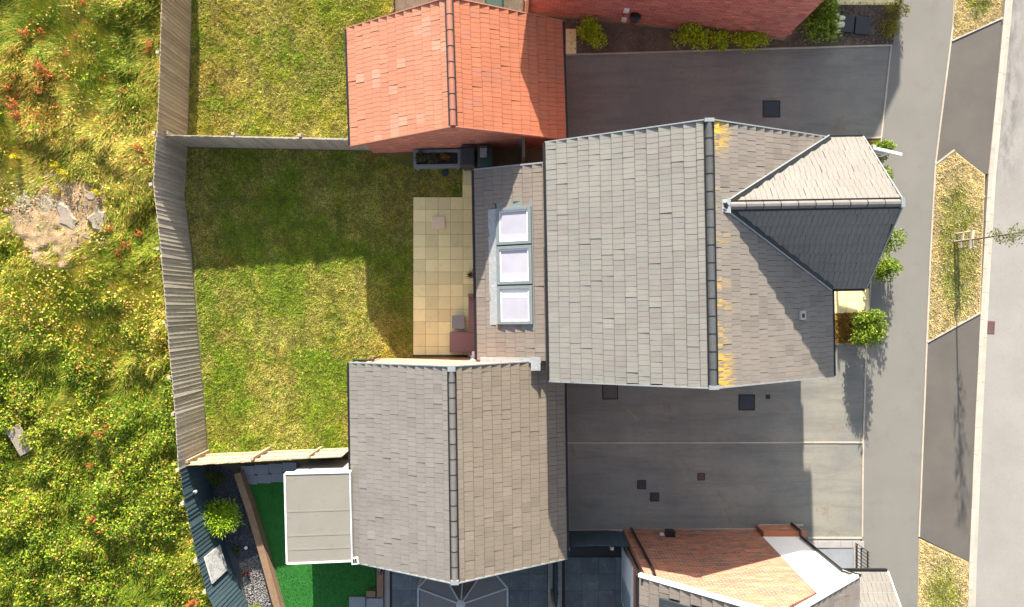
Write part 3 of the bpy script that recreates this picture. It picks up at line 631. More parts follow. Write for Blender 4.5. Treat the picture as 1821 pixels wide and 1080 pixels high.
MB().box(-1.72, -1.42, .0, .20, .55, .85).build('meter_box', M['black'], BH)
MB().box(-1.90, -1.76, .0, .06, .52, .68).build('vent_cover', M['white'], BH)
# garden door in the left wall
MB().box(-3.16, -3.09, -2.6, -.55, .05, 2.1).build('patio_door', M['white'], BH)
MB().box(-3.18, -3.12, -2.45, -1.6, .3, 1.95).build('pane', plain('pale_glass', (.3, .38, .42), .1), BH)
MB().tube([(-3.17, -.12, .1), (-3.17, -.12, 4.1), (-3.22, -.12, 4.25)], .04, 8).build('downpipe', M['black'], BH)
# porch roof towards the street
pe, pz = -.52, 2.6; pt = math.tan(R(41)); px0, px1 = 3.0, 4.96
MB().add([(x, y, pz+(pe-y)*pt-d) for d in (.012, .12) for x in (px0, px1) for y in (pe-1.9, pe)], [(0,2,3,1),(4,5,7,6),(0,1,5,4),(2,6,7,3),(0,4,6,2),(1,3,7,5)]).build('porch_roof', M['deck'], BH)
pr = BH.children[-1]; c_, s_ = math.cos(R(41)), math.sin(R(41))
slope(pr, (px1, pe, pz), (0, -c_, s_), (0, s_, c_), px1-px0, 1.9/c_, M['tile_gable'], bb)
MB().bar((px0, pe+.05, pz-.04), (px1, pe+.05, pz-.04), .10, .09).build('gutter', M['black'], BH)
MB().bar((px1+.02, pe, pz-.03), (px1+.02, pe-1.9, pz-.03+1.9*pt), .035, .12).build('verge', M['white'], BH)
for yy in (-1.6,): MB().bar((px1-.15, yy, 0), (px1-.15, yy, 2.5), .1, .1).build('porch_post', M['white'], BH)

# ------------------------------------------------------------------ house at the top edge and the next one up the street
p0 = W(935, 24); p1 = W(1393, 71); ang = math.atan2(p1.y-p0.y, p1.x-p0.x); TL = (p1-p0).length
TH = empty('red_brick_house', (p0.x, p0.y, 0), ang, 'dark red brick house wall along the planting bed at the top edge', 'house')
gable_walls(0, TL, 0, 7.5, 4.2, TL/2, 6.6).build('wall', M['top_brick'], TH)
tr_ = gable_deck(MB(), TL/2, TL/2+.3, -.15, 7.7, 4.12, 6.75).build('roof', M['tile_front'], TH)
MB().box(-.02, TL+.02, -.025, 0.0, -.1, .16).build('plinth', plain('buff_plinth', (.30, .20, .13), .9), TH)
MB().box(TL-1.7, TL+.025, -.05, 0, .55, .72).build('brick_band', M['top_brick'], TH)
def wallat(px, py):                          # point on that wall seen at a photo pixel
    o = Vector((p0.x, p0.y, 0)); n = Vector((-math.sin(ang), math.cos(ang), 0)); c = Vector((0, 0, CH)); d = W(px, py)-c
    t = (o-c).dot(n)/d.dot(n); q = c+d*t-o; return q.x*math.cos(ang)+q.y*math.sin(ang), q.z
for px, py in ((1114, 17), (1110, 33)):
    u, z = wallat(px, py); MB().box(u-.09, u+.09, -.09, -.005, z-.1, z+.1).build('junction_box', M['white'], TH)
    MB().tube([(u, -.03, z-.1), (u-.04, -.03, max(z-.5, .05))], .012, 6).build('cable', M['black'], TH)
u, z = wallat(1130, 24); MB().lathe([(.05, -.1), (.17, -.06), (.2, .04), (.12, .12), (.04, .15)], (u, -.16, z)).build('flue_terminal', M['black'], TH)
for d in (0, .12): MB().tube([(u+.1+d, -.05, z), (u+.05+d, -.05, z-.3), (u-.05+d, -.05, .05)], .012, 6).build('cable', M['black'], TH)
UH = empty('corner_house', (9.6, 22.9, 0), 0, 'neighbouring house further up the street beyond the top edge', 'house')
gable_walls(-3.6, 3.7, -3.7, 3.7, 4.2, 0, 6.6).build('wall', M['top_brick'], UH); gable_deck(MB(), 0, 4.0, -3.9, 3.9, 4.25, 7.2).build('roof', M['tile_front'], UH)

# ------------------------------------------------------------------ fences
def fence(name, label, line, h, m, side=1, pitch=.14, postpx=None, cap=None, rails=False, group=None, h2=None, postm='post', lean=.003, post_h=None):
    pts = [Vector(W2(*p)) for p in line]; root = empty(name, (pts[0].x, pts[0].y, 0), 0, label, 'fence', group); o = pts[0]
    tot = sum((b-a).length for a, b in zip(pts[:-1], pts[1:])); run = 0; h2 = h2 or h
    me = MB().add([(0, 0, .05), (pitch+.008, 0, .05), (pitch+.008, .026, .05), (0, .006, .05), (0, 0, 1), (pitch+.008, 0, 1), (pitch+.008, .026, 1), (0, .006, 1)],
        [(0,3,2,1),(4,5,6,7),(0,1,5,4),(1,2,6,5),(2,3,7,6),(3,0,4,7)]).mesh('board', m)
    for a, b in zip(pts[:-1], pts[1:]):
        d = b-a; L = d.length; n = max(1, round(L/pitch)); an = math.atan2(d.y, d.x); nr = Vector((-d.y, d.x)).normalized()*side
        for i in range(n):
            q = a+d*(i/n)-o; hh = h+(h2-h)*((run+L*i/n)/tot)
            inst('board', me, T(q.x, q.y, random.uniform(-.02, .01), an+random.uniform(-.005, .005), random.gauss(0, lean), 0, (L/n/pitch, 1, hh)), root)
        for z in ((.35, h*.55, h-.25)):
            MB().bar((*(a-o+nr*-.045), z), (*(b-o+nr*-.045), z), .05, .08).build('rail', M['post'] if rails else m, root)
        gb = MB().bar((*(a-o+nr*-.01), .06), (*(b-o+nr*-.01), .06), .03, .14).build('gravel_board', m, root)
        np_ = max(1, round(L/2.0))
        for i in range(np_):
            q = a+d*(i/np_)-o-nr*.12; MB().box(-.05, .05, -.05, .05, -.1, (post_h or h-.06), T(q.x, q.y, 0, an)).build('post', M[postm], root)
        run += L
    return root
RF = [(341, 0), (338, 130), (333, 262), (328, 345), (340, 450), (350, 570), (358, 660), (364, 720), (369, 810)]
fence('close_board_fence', 'brown weathered board fence behind the upper neighbour lawn', [(347, -160)]+RF[:3], 2.1, M['fence_brown'], 1)
fence('close_board_fence', 'long grey weathered board fence between the wild meadow and the shaded lawn', RF[2:], 2.15, M['fence'], 1)
fence('close_board_fence', 'grey board fence joining the meadow fence to the red roofed garage', [(337, 262), (668, 268)], 1.72, M['fence'], -1, h2=1.5)
lf = fence('close_board_fence', 'pale new board fence with rails showing along the bottom of the lawn', [(372, 808), (480, 803), (626, 797)], 1.75, M['fence_new'], -1, rails=True, postm='fence_new', h2=1.45)
BF = [(369, 812), (377, 866), (398, 960), (413, 1010), (440, 1075), (480, 1180)]
bf = fence('painted_fence', 'dark blue painted board fence beside the slate bed', BF, 2.05, M['fence_blue'], 1)
fence('painted_fence', 'dark blue board fence and gate between the grey garage and the brick house', [(1004, 944), (1078, 943), (1120, 946)], 1.6, M['fence_blue'], 1, pitch=.1)
fence('painted_fence', 'thin dark fence dividing the two dark paved terraces', [(986, 950), (986, 1250)], 1.8, M['fence_blue'], 1)
fence('side_gate', 'narrow timber gate in the passage between red garage and grey house', [(931, 262), (931, 296)], 1.7, M['fence'], 1)
fence('side_gate', 'pale timber gate at the top between red garage and brick wall', [(930, 34), (931, -40)], 1.7, M['fence_new'], 1)
# support posts leaning on the pale fence (lawn side)
for px, py in ((372, 806), (478, 801), (572, 797)):
    a = W(px, py); q = a-Vector(lf.location); MB().bar((q.x, q.y+.02, 0), (q.x, q.y+.06, 1.62), .09, .09).build('post', M['fence_new'], lf)
# marble effect panel and lamps on the blue fence
def onfence(i, t, z, side=.04):
    a = Vector(W2(*BF[i])); b = Vector(W2(*BF[i+1])); d = (b-a); q = a+d*t; n = Vector((-d.y, d.x)).normalized(); return q+n*side, d.normalized(), n
pa, d_, n_ = onfence(2, .02, 0); pb, _, _ = onfence(2, .90, 0)
dd = (pb-pa).normalized(); nn = Vector((-dd.y, dd.x))*.03
MB().add([(*(pa+nn), .48), (*(pb+nn), .48), (*(pb+nn), 1.68), (*(pa+nn), 1.68), (*(pa-nn*.2), .48), (*(pb-nn*.2), .48), (*(pb-nn*.2), 1.68), (*(pa-nn*.2), 1.68)],
    [(0,1,2,3),(7,6,5,4),(0,4,5,1),(1,5,6,2),(2,6,7,3),(3,7,4,0)]).build('wall_panel', M['marble']); tag(bpy.context.scene.collection.objects[-1], 'white marble effect panel mounted on the blue fence', 'panel')
for (i, t, lab) in ((0, .82, 'small round lamp on the blue fence above the fern'), (4, .12, 'small round lamp on the blue fence at the bottom edge')):
    q, d2, n2 = onfence(i, t, 0, .10)
    lo = empty('fence_lamp', (q.x, q.y, 1.45), 0, lab, 'lamp', 'lamps on the blue fence')
    MB().lathe([(.03, -.07), (.06, -.05), (.065, .04), (.03, .06)], (0, 0, 0)).build('lamp_body', M['lead'], lo); MB().box(-.02, .02, -.02, .02, .06, .1).build('bracket', M['black'], lo)

# ------------------------------------------------------------------ lower left garden
poly = [W2(*q) for q in ((378, 826), (415, 838), (445, 930), (478, 1030), (510, 1140), (465, 1140), (440, 1070), (412, 1005), (397, 955), (380, 880))]
sheet('slate_bed_earth', poly, .0, mottled('dark_slate_grit', (.05, .052, .06), (.075, .078, .09), 5, fineamt=.4))
def chips(name, label, poly, dens, z, sz, m, cat):
    x, y = scatter(poly, dens); n = len(x); q = norm(rng.normal(size=(n, 3))*np.array([.5, .5, 1])); q[:, 2] = abs(q[:, 2]); D = norm(np.cross(q, rng.normal(size=(n, 3)))); Sd = np.cross(q, D)
    c = np.stack([x, y, z+rng.uniform(0, .02, n)], 1); s = rng.uniform(.6, 1.4, n)[:, None]*sz; th = s*.35; rt = rng.uniform(.5, .9, n)[:, None]
    V = np.stack([c+D*s, c+Sd*s*rt, c-D*s, c-Sd*s*rt, c+q*th+D*s*.2], 1).reshape(-1, 3); F = []
    idx = np.arange(n)*5; F = np.concatenate([np.stack([idx+a, idx+b, idx+4], 1) for a, b in ((0, 1), (1, 2), (2, 3), (3, 0))])
    me = bpy.data.meshes.new(name); me.from_pydata(V.tolist(), [], F.tolist()); me.materials.append(m)
    o = bpy.data.objects.new(name, me); C.objects.link(o); return tag(o, label, cat, kind='stuff')
up = [W2(*q) for q in ((378, 826), (415, 838), (445, 930), (462, 985), (425, 1000), (400, 960), (380, 880))]
lo_ = [W2(*q) for q in ((462, 985), (478, 1030), (510, 1140), (465, 1140), (440, 1070), (425, 1000))]
chips('slate_chippings', 'dark slate chippings in the bed beside the blue fence', up, 1500, .01, .03, M['slate'], 'slate chippings')
chips('pale_chippings', 'pale grey stone chippings at the bottom end of the bed', lo_, 1500, .01, .03, M['pale_chip'], 'stone chippings')
sw = empty('sleeper_wall', (*W2(424, 845), 0), 0, 'low brown timber sleeper wall between slate bed and artificial grass', 'wall')
sl = [W(421, 842, .42), W(444, 910, .42), W(466, 985, .42), W(492, 1080, .42), W(520, 1180, .42)]
for a, b in zip(sl[:-1], sl[1:]):
    for k in range(2): MB().bar((a.x-sw.location.x, a.y-sw.location.y, .1+k*.212), (b.x-sw.location.x, b.y-sw.location.y, .1+k*.212), .24, .204).build('sleeper', M['sleeper'], sw, .008)
AT = [W2(*q) for q in ((440, 862), (520, 852), (640, 840), (668, 1006), (668, 1075), (655, 1200), (530, 1200), (480, 1000))]
sheet('artificial_grass_base', AT, .02, M['astro'])
x, y = scatter(AT, 1500); n = len(x)
o = bpy.data.objects.new('artificial_grass', npmesh('artificial_grass', blades(x, y, np.full(n, .02), rng.uniform(.02, .035, n), rng.uniform(.012, .02, n), rng.uniform(.005, .02, n)), 3, np.array([.028, .18, .026])*rng.uniform(.7, 1.4, (n, 1)), M['grass'])); C.objects.link(o)
tag(o, 'bright green artificial grass beside the flat roofed garden room', 'artificial grass', kind='stuff')
gs_ = []
for i in range(4):
    xa = W2(434, 850)[0]+.5*i; gs_.append((xa, xa+.5, W2(0, 862-2*i)[1]+.02, W2(0, 845-2*i)[1])); gs_.append((xa-.1, xa+.4, W2(0, 845-2*i)[1], W2(0, 828-2*i)[1]))
slabs('grey_slab_path', gs_, M['greyslab'], z=.06)
# flat roofed garden room
zt = 2.45; c4 = [W(506, 843, zt), W(622, 840, zt), W(626, 998, zt), W(510, 1003, zt)]
gr = empty('garden_room', (*((c4[0]+c4[2])/2).xy, 0), 0, 'flat roofed garden room with beige felt roof beside the grey garage', 'garden building'); go = Vector(gr.location)
q4 = [(c-go).xy for c in c4]; ins = [v*.93 for v in q4]
MB().prism([tuple(v) for v in ins], 0, zt-.2).build('wall', plain('grey_cladding', (.30, .31, .31)), gr)
MB().prism([tuple(v*.985) for v in q4], zt-.2, zt-.012).build('roof', M['feltroof'], gr)
for i in range(4):
    a, b = q4[i], q4[(i+1) % 4]; MB().bar((*a, zt-.09), (*b, zt-.09), .05 if i != 1 else .03, .2).build('fascia', M['white'], gr)
for t in (.42, .70, .86):
    a = q4[0]*.965*(1-t)+q4[3]*.965*t; b = q4[1]*.965*(1-t)+q4[2]*.965*t; MB().bar((*a, zt-.010), (*b, zt-.010), .05, .008).build('felt_lap', M['feltroof'], gr)
sl_ = W(631, 998, 2.55); so_ = empty('solar_light', sl_, .1, 'small square solar light at the corner of the garden room roof', 'lamp')
MB().box(-.11, .11, -.11, .11, -.05, 0).build('lamp_body', M['white'], so_)
for ix in (-1, 1): MB().box(ix*.035-.03, ix*.035+.03, -.07, .07, 0, .006).build('solar_cell', M['black'], so_)
MB().box(-.02, .02, -.02, .02, -.4, -.05).build('bracket', M['black'], so_)
# timber edge, steps and terrace strip
te = empty('timber_edging', (*W2(676, 1030, .1), 0), 0, 'brown timber edging boards at the end of the artificial grass', 'edging'); tl = te.location
a = W(676, 1000, .15); b = W(676, 1062, .15); MB().bar((a.x-tl.x, a.y-tl.y+.5, .12), (b.x-tl.x, b.y-tl.y, .12), .22, .16).build('sleeper', M['sleeper'], te, .006)
a = W(652, 1056, .15); b = W(668, 1056, .15); MB().bar((a.x-tl.x, a.y-tl.y, .12), (b.x-tl.x, b.y-tl.y, .12), .22, .16).build('sleeper', M['sleeper'], te, .006)
st = empty('garden_steps', (*W2(652, 1085), 0), 0, 'grey stone steps at the bottom edge beside the artificial grass', 'steps'); q = st.location
MB().box(W2(622, 0)[0]-q.x, W2(652, 0)[0]-q.x-.02, -1.2, W2(0, 1060)[1]-q.y, 0, .10).build('step', M['greyslab'], st)
MB().box(W2(654, 0)[0]-q.x, W2(683, 0)[0]-q.x, -1.2, W2(0, 1060)[1]-q.y, 0, .22).build('step', M['greyslab'], st)
sheet('terrace_edge', P([(684, 990), (693, 990), (693, 1200), (684, 1200)]), .035, M['copingslab'])
# closed parasol leaning out beside the garage
pp = W(697, 1015, 0); po = empty('closed_parasol', (-4.25, -8.75, 0), 0, 'closed purple and white parasol beside the grey garage', 'parasol')
MB().tube([(0, 0, 0), (-.06, -.06, 2.3)], .022, 8).build('pole', M['white'], po)
n_seg = 12
for k in range(n_seg):
    a = 2*math.pi*k/n_seg; a2 = a+2*math.pi/n_seg*.98; mb = MB(); vs = []
    for t, r in ((.95, .17), (1.15, .20), (1.6, .13), (2.1, .07), (2.34, .015)):
        f = t/2.3; cx, cy = -.06*f, -.06*f; rr = r*(1.15 if k % 2 else .85)
        vs += [(cx+math.cos(a)*rr, cy+math.sin(a)*rr, t), (cx+math.cos(a2)*rr, cy+math.sin(a2)*rr, t)]
    mb.add(vs, [(2*i, 2*i+1, 2*i+3, 2*i+2) for i in range(4)]).build('canopy_fold', M['parasol_w'] if k % 3 == 0 else M['parasol'], po)
# conservatory at the bottom edge
cv = empty('conservatory', (-1.62, -9.53, 0), 0, 'tinted glass roofed conservatory with pale glazing bars at the bottom edge', 'conservatory'); zo, zi = 2.15, 2.85
ring = [(-1.45, -2.2), (-1.45, .22), (-.78, .98), (.05, 1.12), (.82, .98), (1.47, .22), (1.47, -2.2)]
hub = [(0, -2.2)]+[(0, 0)]*5+[(0, -2.2)]
for i in range(len(ring)-1):
    a, b = ring[i], ring[i+1]
    if i == 0: quad = [(*a, zo), (*b, zo), (0, -.0, zi), (0, -2.2, zi)]
    elif i == len(ring)-2: quad = [(*a, zo), (*b, zo), (0, -2.2, zi), (0, 0, zi)]
    else: quad = [(*a, zo), (*b, zo), (0, 0, zi)]
    MB().add(quad+[(x, y, z-.03) for x, y, z in quad], [tuple(range(len(quad)))[::-1], tuple(range(len(quad), 2*len(quad)))]).build('glass_panel', M['conglass'], cv)
    MB().bar((*a, zo), (*b, zo), .06, .08).build('eaves_beam', M['lead'], cv)
    MB().box(min(a[0], b[0]) if a[0] == b[0] else a[0]-.03, (max(a[0], b[0]) if a[0] == b[0] else a[0]+.03)+.0, a[1]-.03, a[1]+.03, 0, zo-.04).build('frame_post', M['white'], cv) if a[0] != b[0] else None
for a in ring[1:-1]: MB().bar((*a, zo+.02), (0, 0, zi+.02), .045, .05).build('glazing_bar', M['lead'], cv)
for a in ((-1.45, -.75), (1.47, -.75)): MB().bar((*a, zo+.02), (0, -.75, zi+.02), .04, .05).build('glazing_bar', M['lead'], cv)
for sx in (-.9,): MB().bar((sx, .84, zo+.02), (sx, -2.2, zo+.30), .035, .05).build('glazing_bar', M['lead'], cv)
MB().bar((0, 0, zi+.03), (0, -2.2, zi+.03), .10, .08).build('roof_ridge', M['lead'], cv); MB().lathe([(.14, 0), (.15, .05), (.08, .09), (.02, .12)], (0, 0, zi)).build('ridge_boss', M['lead'], cv)
# railing in front of the bottom right house
rl = empty('metal_railing', (*W2(1521, 990), 0), 0, 'short black metal railing on the paved front corner', 'railing')
for z in (.12, .85): MB().bar((0, .50, z), (0, -.50, z), .035, .035).build('rail', M['black'], rl)
bme = MB().tube([(0, 0, 0), (0, 0, .95), (0, 0, 1.0)], [.012, .012, .004], 6).mesh('baluster', M['black'])
for i in range(9): inst('baluster', bme, T(0, .5-.125*i, 0), rl)

# ------------------------------------------------------------------ things on the patio and beside the garage
o = MB().box(-.225, .225, -.225, .225, 0, .04).build('loose_slab', M['slab2'], None, .004); o.location = W(780, 397, .035); o.location.z = .036; o.rotation_euler.z = R(2); tag(o, 'single buff paving slab lying loose on the patio', 'paving slab')
zb = .62
sf = empty('garden_sofa', (*W2(836, 575), 0), 0, 'brown rattan corner sofa against the extension wall', 'sofa'); q = sf.location
def pb(px0, px1, py0, py1, z): a = W(px0, py0, z); b = W(px1, py1, z); return a.x-q.x, b.x-q.x, b.y-q.y, a.y-q.y
MB().box(*pb(833, 849, 528, 591, .45), .06, .45).build('seat', M['rattan'], sf, .01)
MB().box(*pb(832, 847.5, 522.5, 528, .62), .03, .62).build('armrest', M['rattan'], sf, .01)
MB().box(*pb(799.5, 847.5, 591, 627, .42), .06, .42).build('chaise', M['rattan'], sf, .012)
MB().box(*pb(832, 849, 627.5, 635, .62), .03, .62).build('armrest', M['rattan'], sf, .01)
for px, py in ((802, 594), (802, 624), (840, 624)):
    x0_, _, y0_, _ = pb(px, px, py, py, .05); MB().box(x0_-.03, x0_+.03, y0_-.03, y0_+.03, .03, .06).build('foot', M['black'], sf)
tb = empty('side_table', (*W2(815, 573, .4), 0), 0, 'small square grey topped table beside the rattan sofa', 'table')
MB().box(-.225, .225, -.235, .235, .40, .43).build('table_top', M['tabletop'], tb, .012); MB().box(-.20, .20, -.21, .21, .05, .398).build('base', M['rattan'], tb)
for a in (-1, 1):
    for b in (-1, 1): MB().box(a*.17-.02, a*.17+.02, b*.18-.02, b*.18+.02, .03, .052).build('leg', M['black'], tb)
pt_ = empty('potted_plant', (*W2(838, 490), 0.03), 0, 'dry plant in a small pot by the extension wall', 'potted plant')
MB().lathe([(.07, 0), (.10, .2), (.11, .22), (.085, .22), (.08, .18)], (0, 0, 0)).build('pot', M['lead'], pt_)
n = 60; az = rng.uniform(0, 2*np.pi, n)
f = bpy.data.objects.new('foliage', npmesh('dry_stems', blades(np.zeros(n), np.zeros(n), np.full(n, .2), rng.uniform(.1, .4, n), np.full(n, .014), rng.uniform(.1, .3, n), az), 3, np.array([.22, .15, .05])*rng.uniform(.6, 1.2, (n, 1)), M['leaf'])); C.objects.link(f); f.parent = pt_
zp = .45; a = W(735, 266, zp); b = W(819, 297, zp)
pl = empty('planter', ((a.x+b.x)/2, (a.y+b.y)/2, 0), R(1), 'long grey timber planter against the red garage', 'planter'); hx = (b.x-a.x)/2; hy = (a.y-b.y)/2
for q_ in ((-hx, hx, -hy, -hy+.1), (-hx, hx, hy-.1, hy), (-hx, -hx+.1, -hy+.1, hy-.1), (hx-.1, hx, -hy+.1, hy-.1)): MB().box(*q_, .1, zp).build('side_board', M['planter'], pl, .005)
MB().box(-hx+.1, hx-.1, -hy+.1, hy-.1, .12, zp-.10).build('compost', mottled('compost', (.03, .022, .016), (.045, .033, .024), 8, fineamt=.4, bump=.8), pl)
for sx in (-1, 1):
    for sy in (-1, 1): MB().box(sx*(hx-.12)-.05, sx*(hx-.12)+.05, sy*(hy+.012)-.02, sy*(hy+.012)+.02, 0, zp-.05).build('leg', M['planter'], pl)
grn = [(.09, .11, .05), (.13, .14, .07), (.06, .08, .035)]
shrub('planter_plant', 'grey green bushy plant at the left end of the planter', 'plant', 749, 281, .26, .24, .30, 420, .06, grn, z=.36, nb=6)
shrub('planter_plant', 'grey green bushy plant in the middle of the planter', 'plant', 769, 283, .24, .22, .28, 380, .06, grn, z=.36, nb=6)
shrub('planter_plant', 'orange leaved plant at the right end of the planter', 'plant', 792, 280, .17, .16, .2, 160, .08, [(.42, .17, .03), (.35, .2, .05), (.12, .12, .04)], z=.36, nb=5, spike=.6)
def wheelie(label, px0, px1, py0, py1, m, lidm):
    z = 1.05; a = W(px0, py0, z); b = W(px1, py1, z); hx, hy = (b.x-a.x)/2, (a.y-b.y)/2; o = empty('wheelie_bin', ((a.x+b.x)/2, (a.y+b.y)/2, 0), 0, label, 'bin')
    t = MB(); vs = [(sx*hx*f, sy*hy*f-(.03 if f < .9 else 0), zz) for zz, f in ((.06, .76), (.95, .95)) for sx, sy in ((-1, -1), (1, -1), (1, 1), (-1, 1))]
    t.add(vs, [(3,2,1,0),(4,5,6,7),(0,1,5,4),(1,2,6,5),(2,3,7,6),(3,0,4,7)]).build('body', m, o, .02)
    MB().add([(sx*hx*f, sy*hy*f, zz) for zz, f in ((.955, 1), (1.0, 1), (1.05, .78)) for sx, sy in ((-1, -1), (1, -1), (1, 1), (-1, 1))],
        [(3,2,1,0),(8,9,10,11)]+[(i, (i+1) % 4, 4+(i+1) % 4, 4+i) for i in range(4)]+[(4+i, 4+(i+1) % 4, 8+(i+1) % 4, 8+i) for i in range(4)]).build('lid', lidm, o, .012)
    MB().tube([(-hx*.8, hy+.05, .97), (hx*.8, hy+.05, .97)], .02, 8).build('handle', m, o)
    for s in (-1, 1): MB().tube([(s*hx*.8-.03, hy*.75, .1), (s*hx*.8+.03, hy*.75, .1)], .1, 12).build('wheel', M['black'], o)
    return o
wheelie('dark grey wheelie bin between the planter and the green bin', 818, 845, 260, 297, M['bin_grey'], M['bin_grey'])
wheelie('green wheelie bin carrying a grey food caddy', 849, 877, 260, 296, M['bin_green'], M['bin_green'])
p_ = W(860, 272, 1.2); cdy = empty('food_caddy', (p_.x, p_.y, 1.055), 0, 'small grey food caddy standing on the green bin', 'caddy')
MB().add([(sx*.12*f, sy*.16*f, z) for z, f in ((0, .8), (.2, 1), (.24, .9)) for sx, sy in ((-1, -1), (1, -1), (1, 1), (-1, 1))], [(3,2,1,0),(8,9,10,11)]+[(i, (i+1) % 4, 4+(i+1) % 4, 4+i) for i in range(4)]+[(4+i, 4+(i+1) % 4, 8+(i+1) % 4, 8+i) for i in range(4)]).build('body', M['caddy'], cdy, .015)
MB().tube([(-.10, .05, .22), (-.08, .19, .26), (.08, .19, .26), (.10, .05, .22)], .012, 6).build('handle', M['caddy'], cdy)
wheelie('green bin lid showing behind the red garage ridge at the top', 862, 896, -8, 24, M['bin_green'], M['bin_green'])
o = MB().lathe([(.0, 0), (.13, 0), (.13, .03), (.1, .04), (0, .04)], (0, 0, 0)).build('drain_cap', M['iron']); o.location = W(792, 308, .03); tag(o, 'small round dark drain cap in the shaded grass', 'drain cap')

# ------------------------------------------------------------------ covers, grate, sign, stains
def cover(label, px, py, w_, h_, m, z=.0, rz=0, broken=False):
    p = W(px, py); o = empty('manhole_cover', (p.x, p.y, z), rz, label, 'manhole cover', 'inspection covers')
    hw, hh = w_/49.55/2, h_/49.55/2
    fr = MB(); t = .035
    for q in ((-hw, hw, -hh, -hh+t), (-hw, hw, hh-t, hh), (-hw, -hw+t, -hh+t, hh-t), (hw-t, hw, -hh+t, hh-t)): fr.box(*q, -.05, .012)
    fr.build('frame', M['black'], o); MB().box(-hw+t+.006, hw-t-.006, -hh+t+.006, hh-t-.006, -.05, .009).build('plate', m, o)
    for s in (-1, 1): MB().box(s*hw*.55-.02, s*hw*.55+.02, -.012, .012, .009, .013).build('key_slot', M['black'], o)
cover('large square dark cover in the upper driveway', 1372, 194, 31, 30, M['iron'])
cover('brownish square cover close under the grey house wall', 1085, 697, 28, 27, mottled('tarmac_infill', (.13, .11, .095), (.10, .09, .08), 6, c=(.2, .14, .11), fineamt=.3), rz=R(1))
cover('square dark cover in the lower driveway beside the grey house', 1328, 716, 29, 28, M['iron'])
cover('small square cover, upper left of the close pair in the bottom driveway', 1141, 862, 16, 16, M['iron'])
cover('small square cover, lower right of the close pair in the bottom driveway', 1164, 884, 16, 16, M['iron'])
cover('tiny broken rusty cover in the bottom driveway', 1247, 848, 13, 13, M['rust'])
cover('small round tap cover spot near the grey house gable', 1366, 706, 7, 7, M['iron'])
g = empty('road_gully', (*W2(1762, 582), -.07), R(-3), 'rusty slotted drain grate in the road beside the kerb', 'drain grate')
fr = MB()
for q_ in ((-.19, .19, -.22, -.19), (-.19, .19, .19, .22), (-.19, -.16, -.19, .19), (.16, .19, -.19, .19)): fr.box(*q_, -.03, .012)
fr.build('frame', M['grate'], g); MB().box(-.16, .16, -.19, .19, -.03, -.022).build('pit', M['black'], g)
bm_ = MB().box(-.16, .16, -.011, .011, -.02, .008).mesh('bar', M['grate'])
for i in range(7): inst('bar', bm_, T(0, -.165+.055*i, 0), g)
MB().box(-.012, .012, -.19, .19, -.02, .0095).build('spine', M['grate'], g)
vs = [W(1110, 724), W(1114, 725), W(1138, 747), W(1135, 750), W(1122, 738)]
o = MB().add([(v.x, v.y, -.0025) for v in vs], [tuple(range(5))[::-1]]).build('rust_streak', M['stain']); tag(o, 'pale rusty streak on the shaded driveway', 'stain')
sg = empty('estate_sign', (*W(1549, 263, 2.6).xy, 0), 0, 'white estate sign hanging from an arm beside the front gable', 'sign'); q = sg.location
a = W(1547, 262, 2.62); b = W(1603, 275, 2.62)
MB().bar((a.x-q.x, a.y-q.y, 2.62), (b.x-q.x, b.y-q.y, 2.62), .09, .07).build('arm', M['signw'], sg); MB().bar((0, 0, 0), (0, 0, 2.8), .08, .08).build('post', M['signw'], sg)
dv = Vector((b.x-a.x, b.y-a.y, 0)).normalized(); nv = Vector((dv.y, -dv.x, 0)); ao = Vector((a.x-q.x, a.y-q.y, 0))
def plate(t0, t1, z0, z1, d, m, name, th=.02): return MB().add([ao+dv*t+nv*e+Vector((0, 0, z)) for e in (d, d-th) for t, z in ((t0, z0), (t1, z0), (t1, z1), (t0, z1))], [(0,1,2,3),(7,6,5,4),(0,4,5,1),(1,5,6,2),(2,6,7,3),(3,7,4,0)]).build(name, m, sg)
bd_ = plate(.08, .76, 1.95, 2.58, .01, M['signw'], 'board')
for i in range(5):
    if i < 5: x0_ = .20+.09*i; o = plate(x0_, x0_+.06, 2.05, 2.17, .016, M['sred'], 'lettering', .004)
for i in range(6): x0_ = .20+.07*i; plate(x0_, x0_+.045, 2.34, 2.40, .016, M['sgrey'], 'lettering', .004)
for px, lab in ((1503, 'dark square slab on the gravel beside the white hydrangea'), (1532, 'dark square slab on the gravel beside the golden bushes')):
    p = W(px, 44 if px < 1510 else 48); o = MB().box(-.27, .27, -.30, .30, 0, .10).build('cover_slab', M['iron'], None, .01); o.location = (p.x, p.y, .01); o.rotation_euler.z = R(-5); tag(o, lab, 'cover slab')

# ------------------------------------------------------------------ street tree and stakes
tp = W(1696, 431); tr0 = empty('street_tree', (tp.x, tp.y, 0), 0, 'thin young street tree with sparse crown beside the road', 'tree')
r2 = random.Random(4); tm = MB(); tm.tube([(0, 0, 0), (.01, .0, 1.2), (-.01, .01, 2.4), (.0, .02, 3.4), (.01, .02, 4.1)], [.032, .027, .02, .012, .004], 7); LP = []
for i in range(26):
    z = 1.75+2.1*i/26; a = r2.uniform(0, 6.28); L = (.62-.11*(z-1.75))*r2.uniform(.5, 1.05); e = Vector((math.cos(a)*L*.62, math.sin(a)*L*.62, z+L*.75)); mdl = Vector((math.cos(a)*L*.35, math.sin(a)*L*.35, z+L*.3))
    tm.tube([(0, 0, z), mdl, e], [.009, .006, .002], 5)
    for k in range(26):
        t = r2.uniform(.25, 1.05); b_ = Vector((0, 0, z)).lerp(mdl, t*2) if t < .5 else mdl.lerp(e, t*2-1); LP.append(b_+Vector((r2.gauss(0, .05), r2.gauss(0, .05), r2.gauss(0, .05))))
tm.build('trunk', M['bark'], tr0)
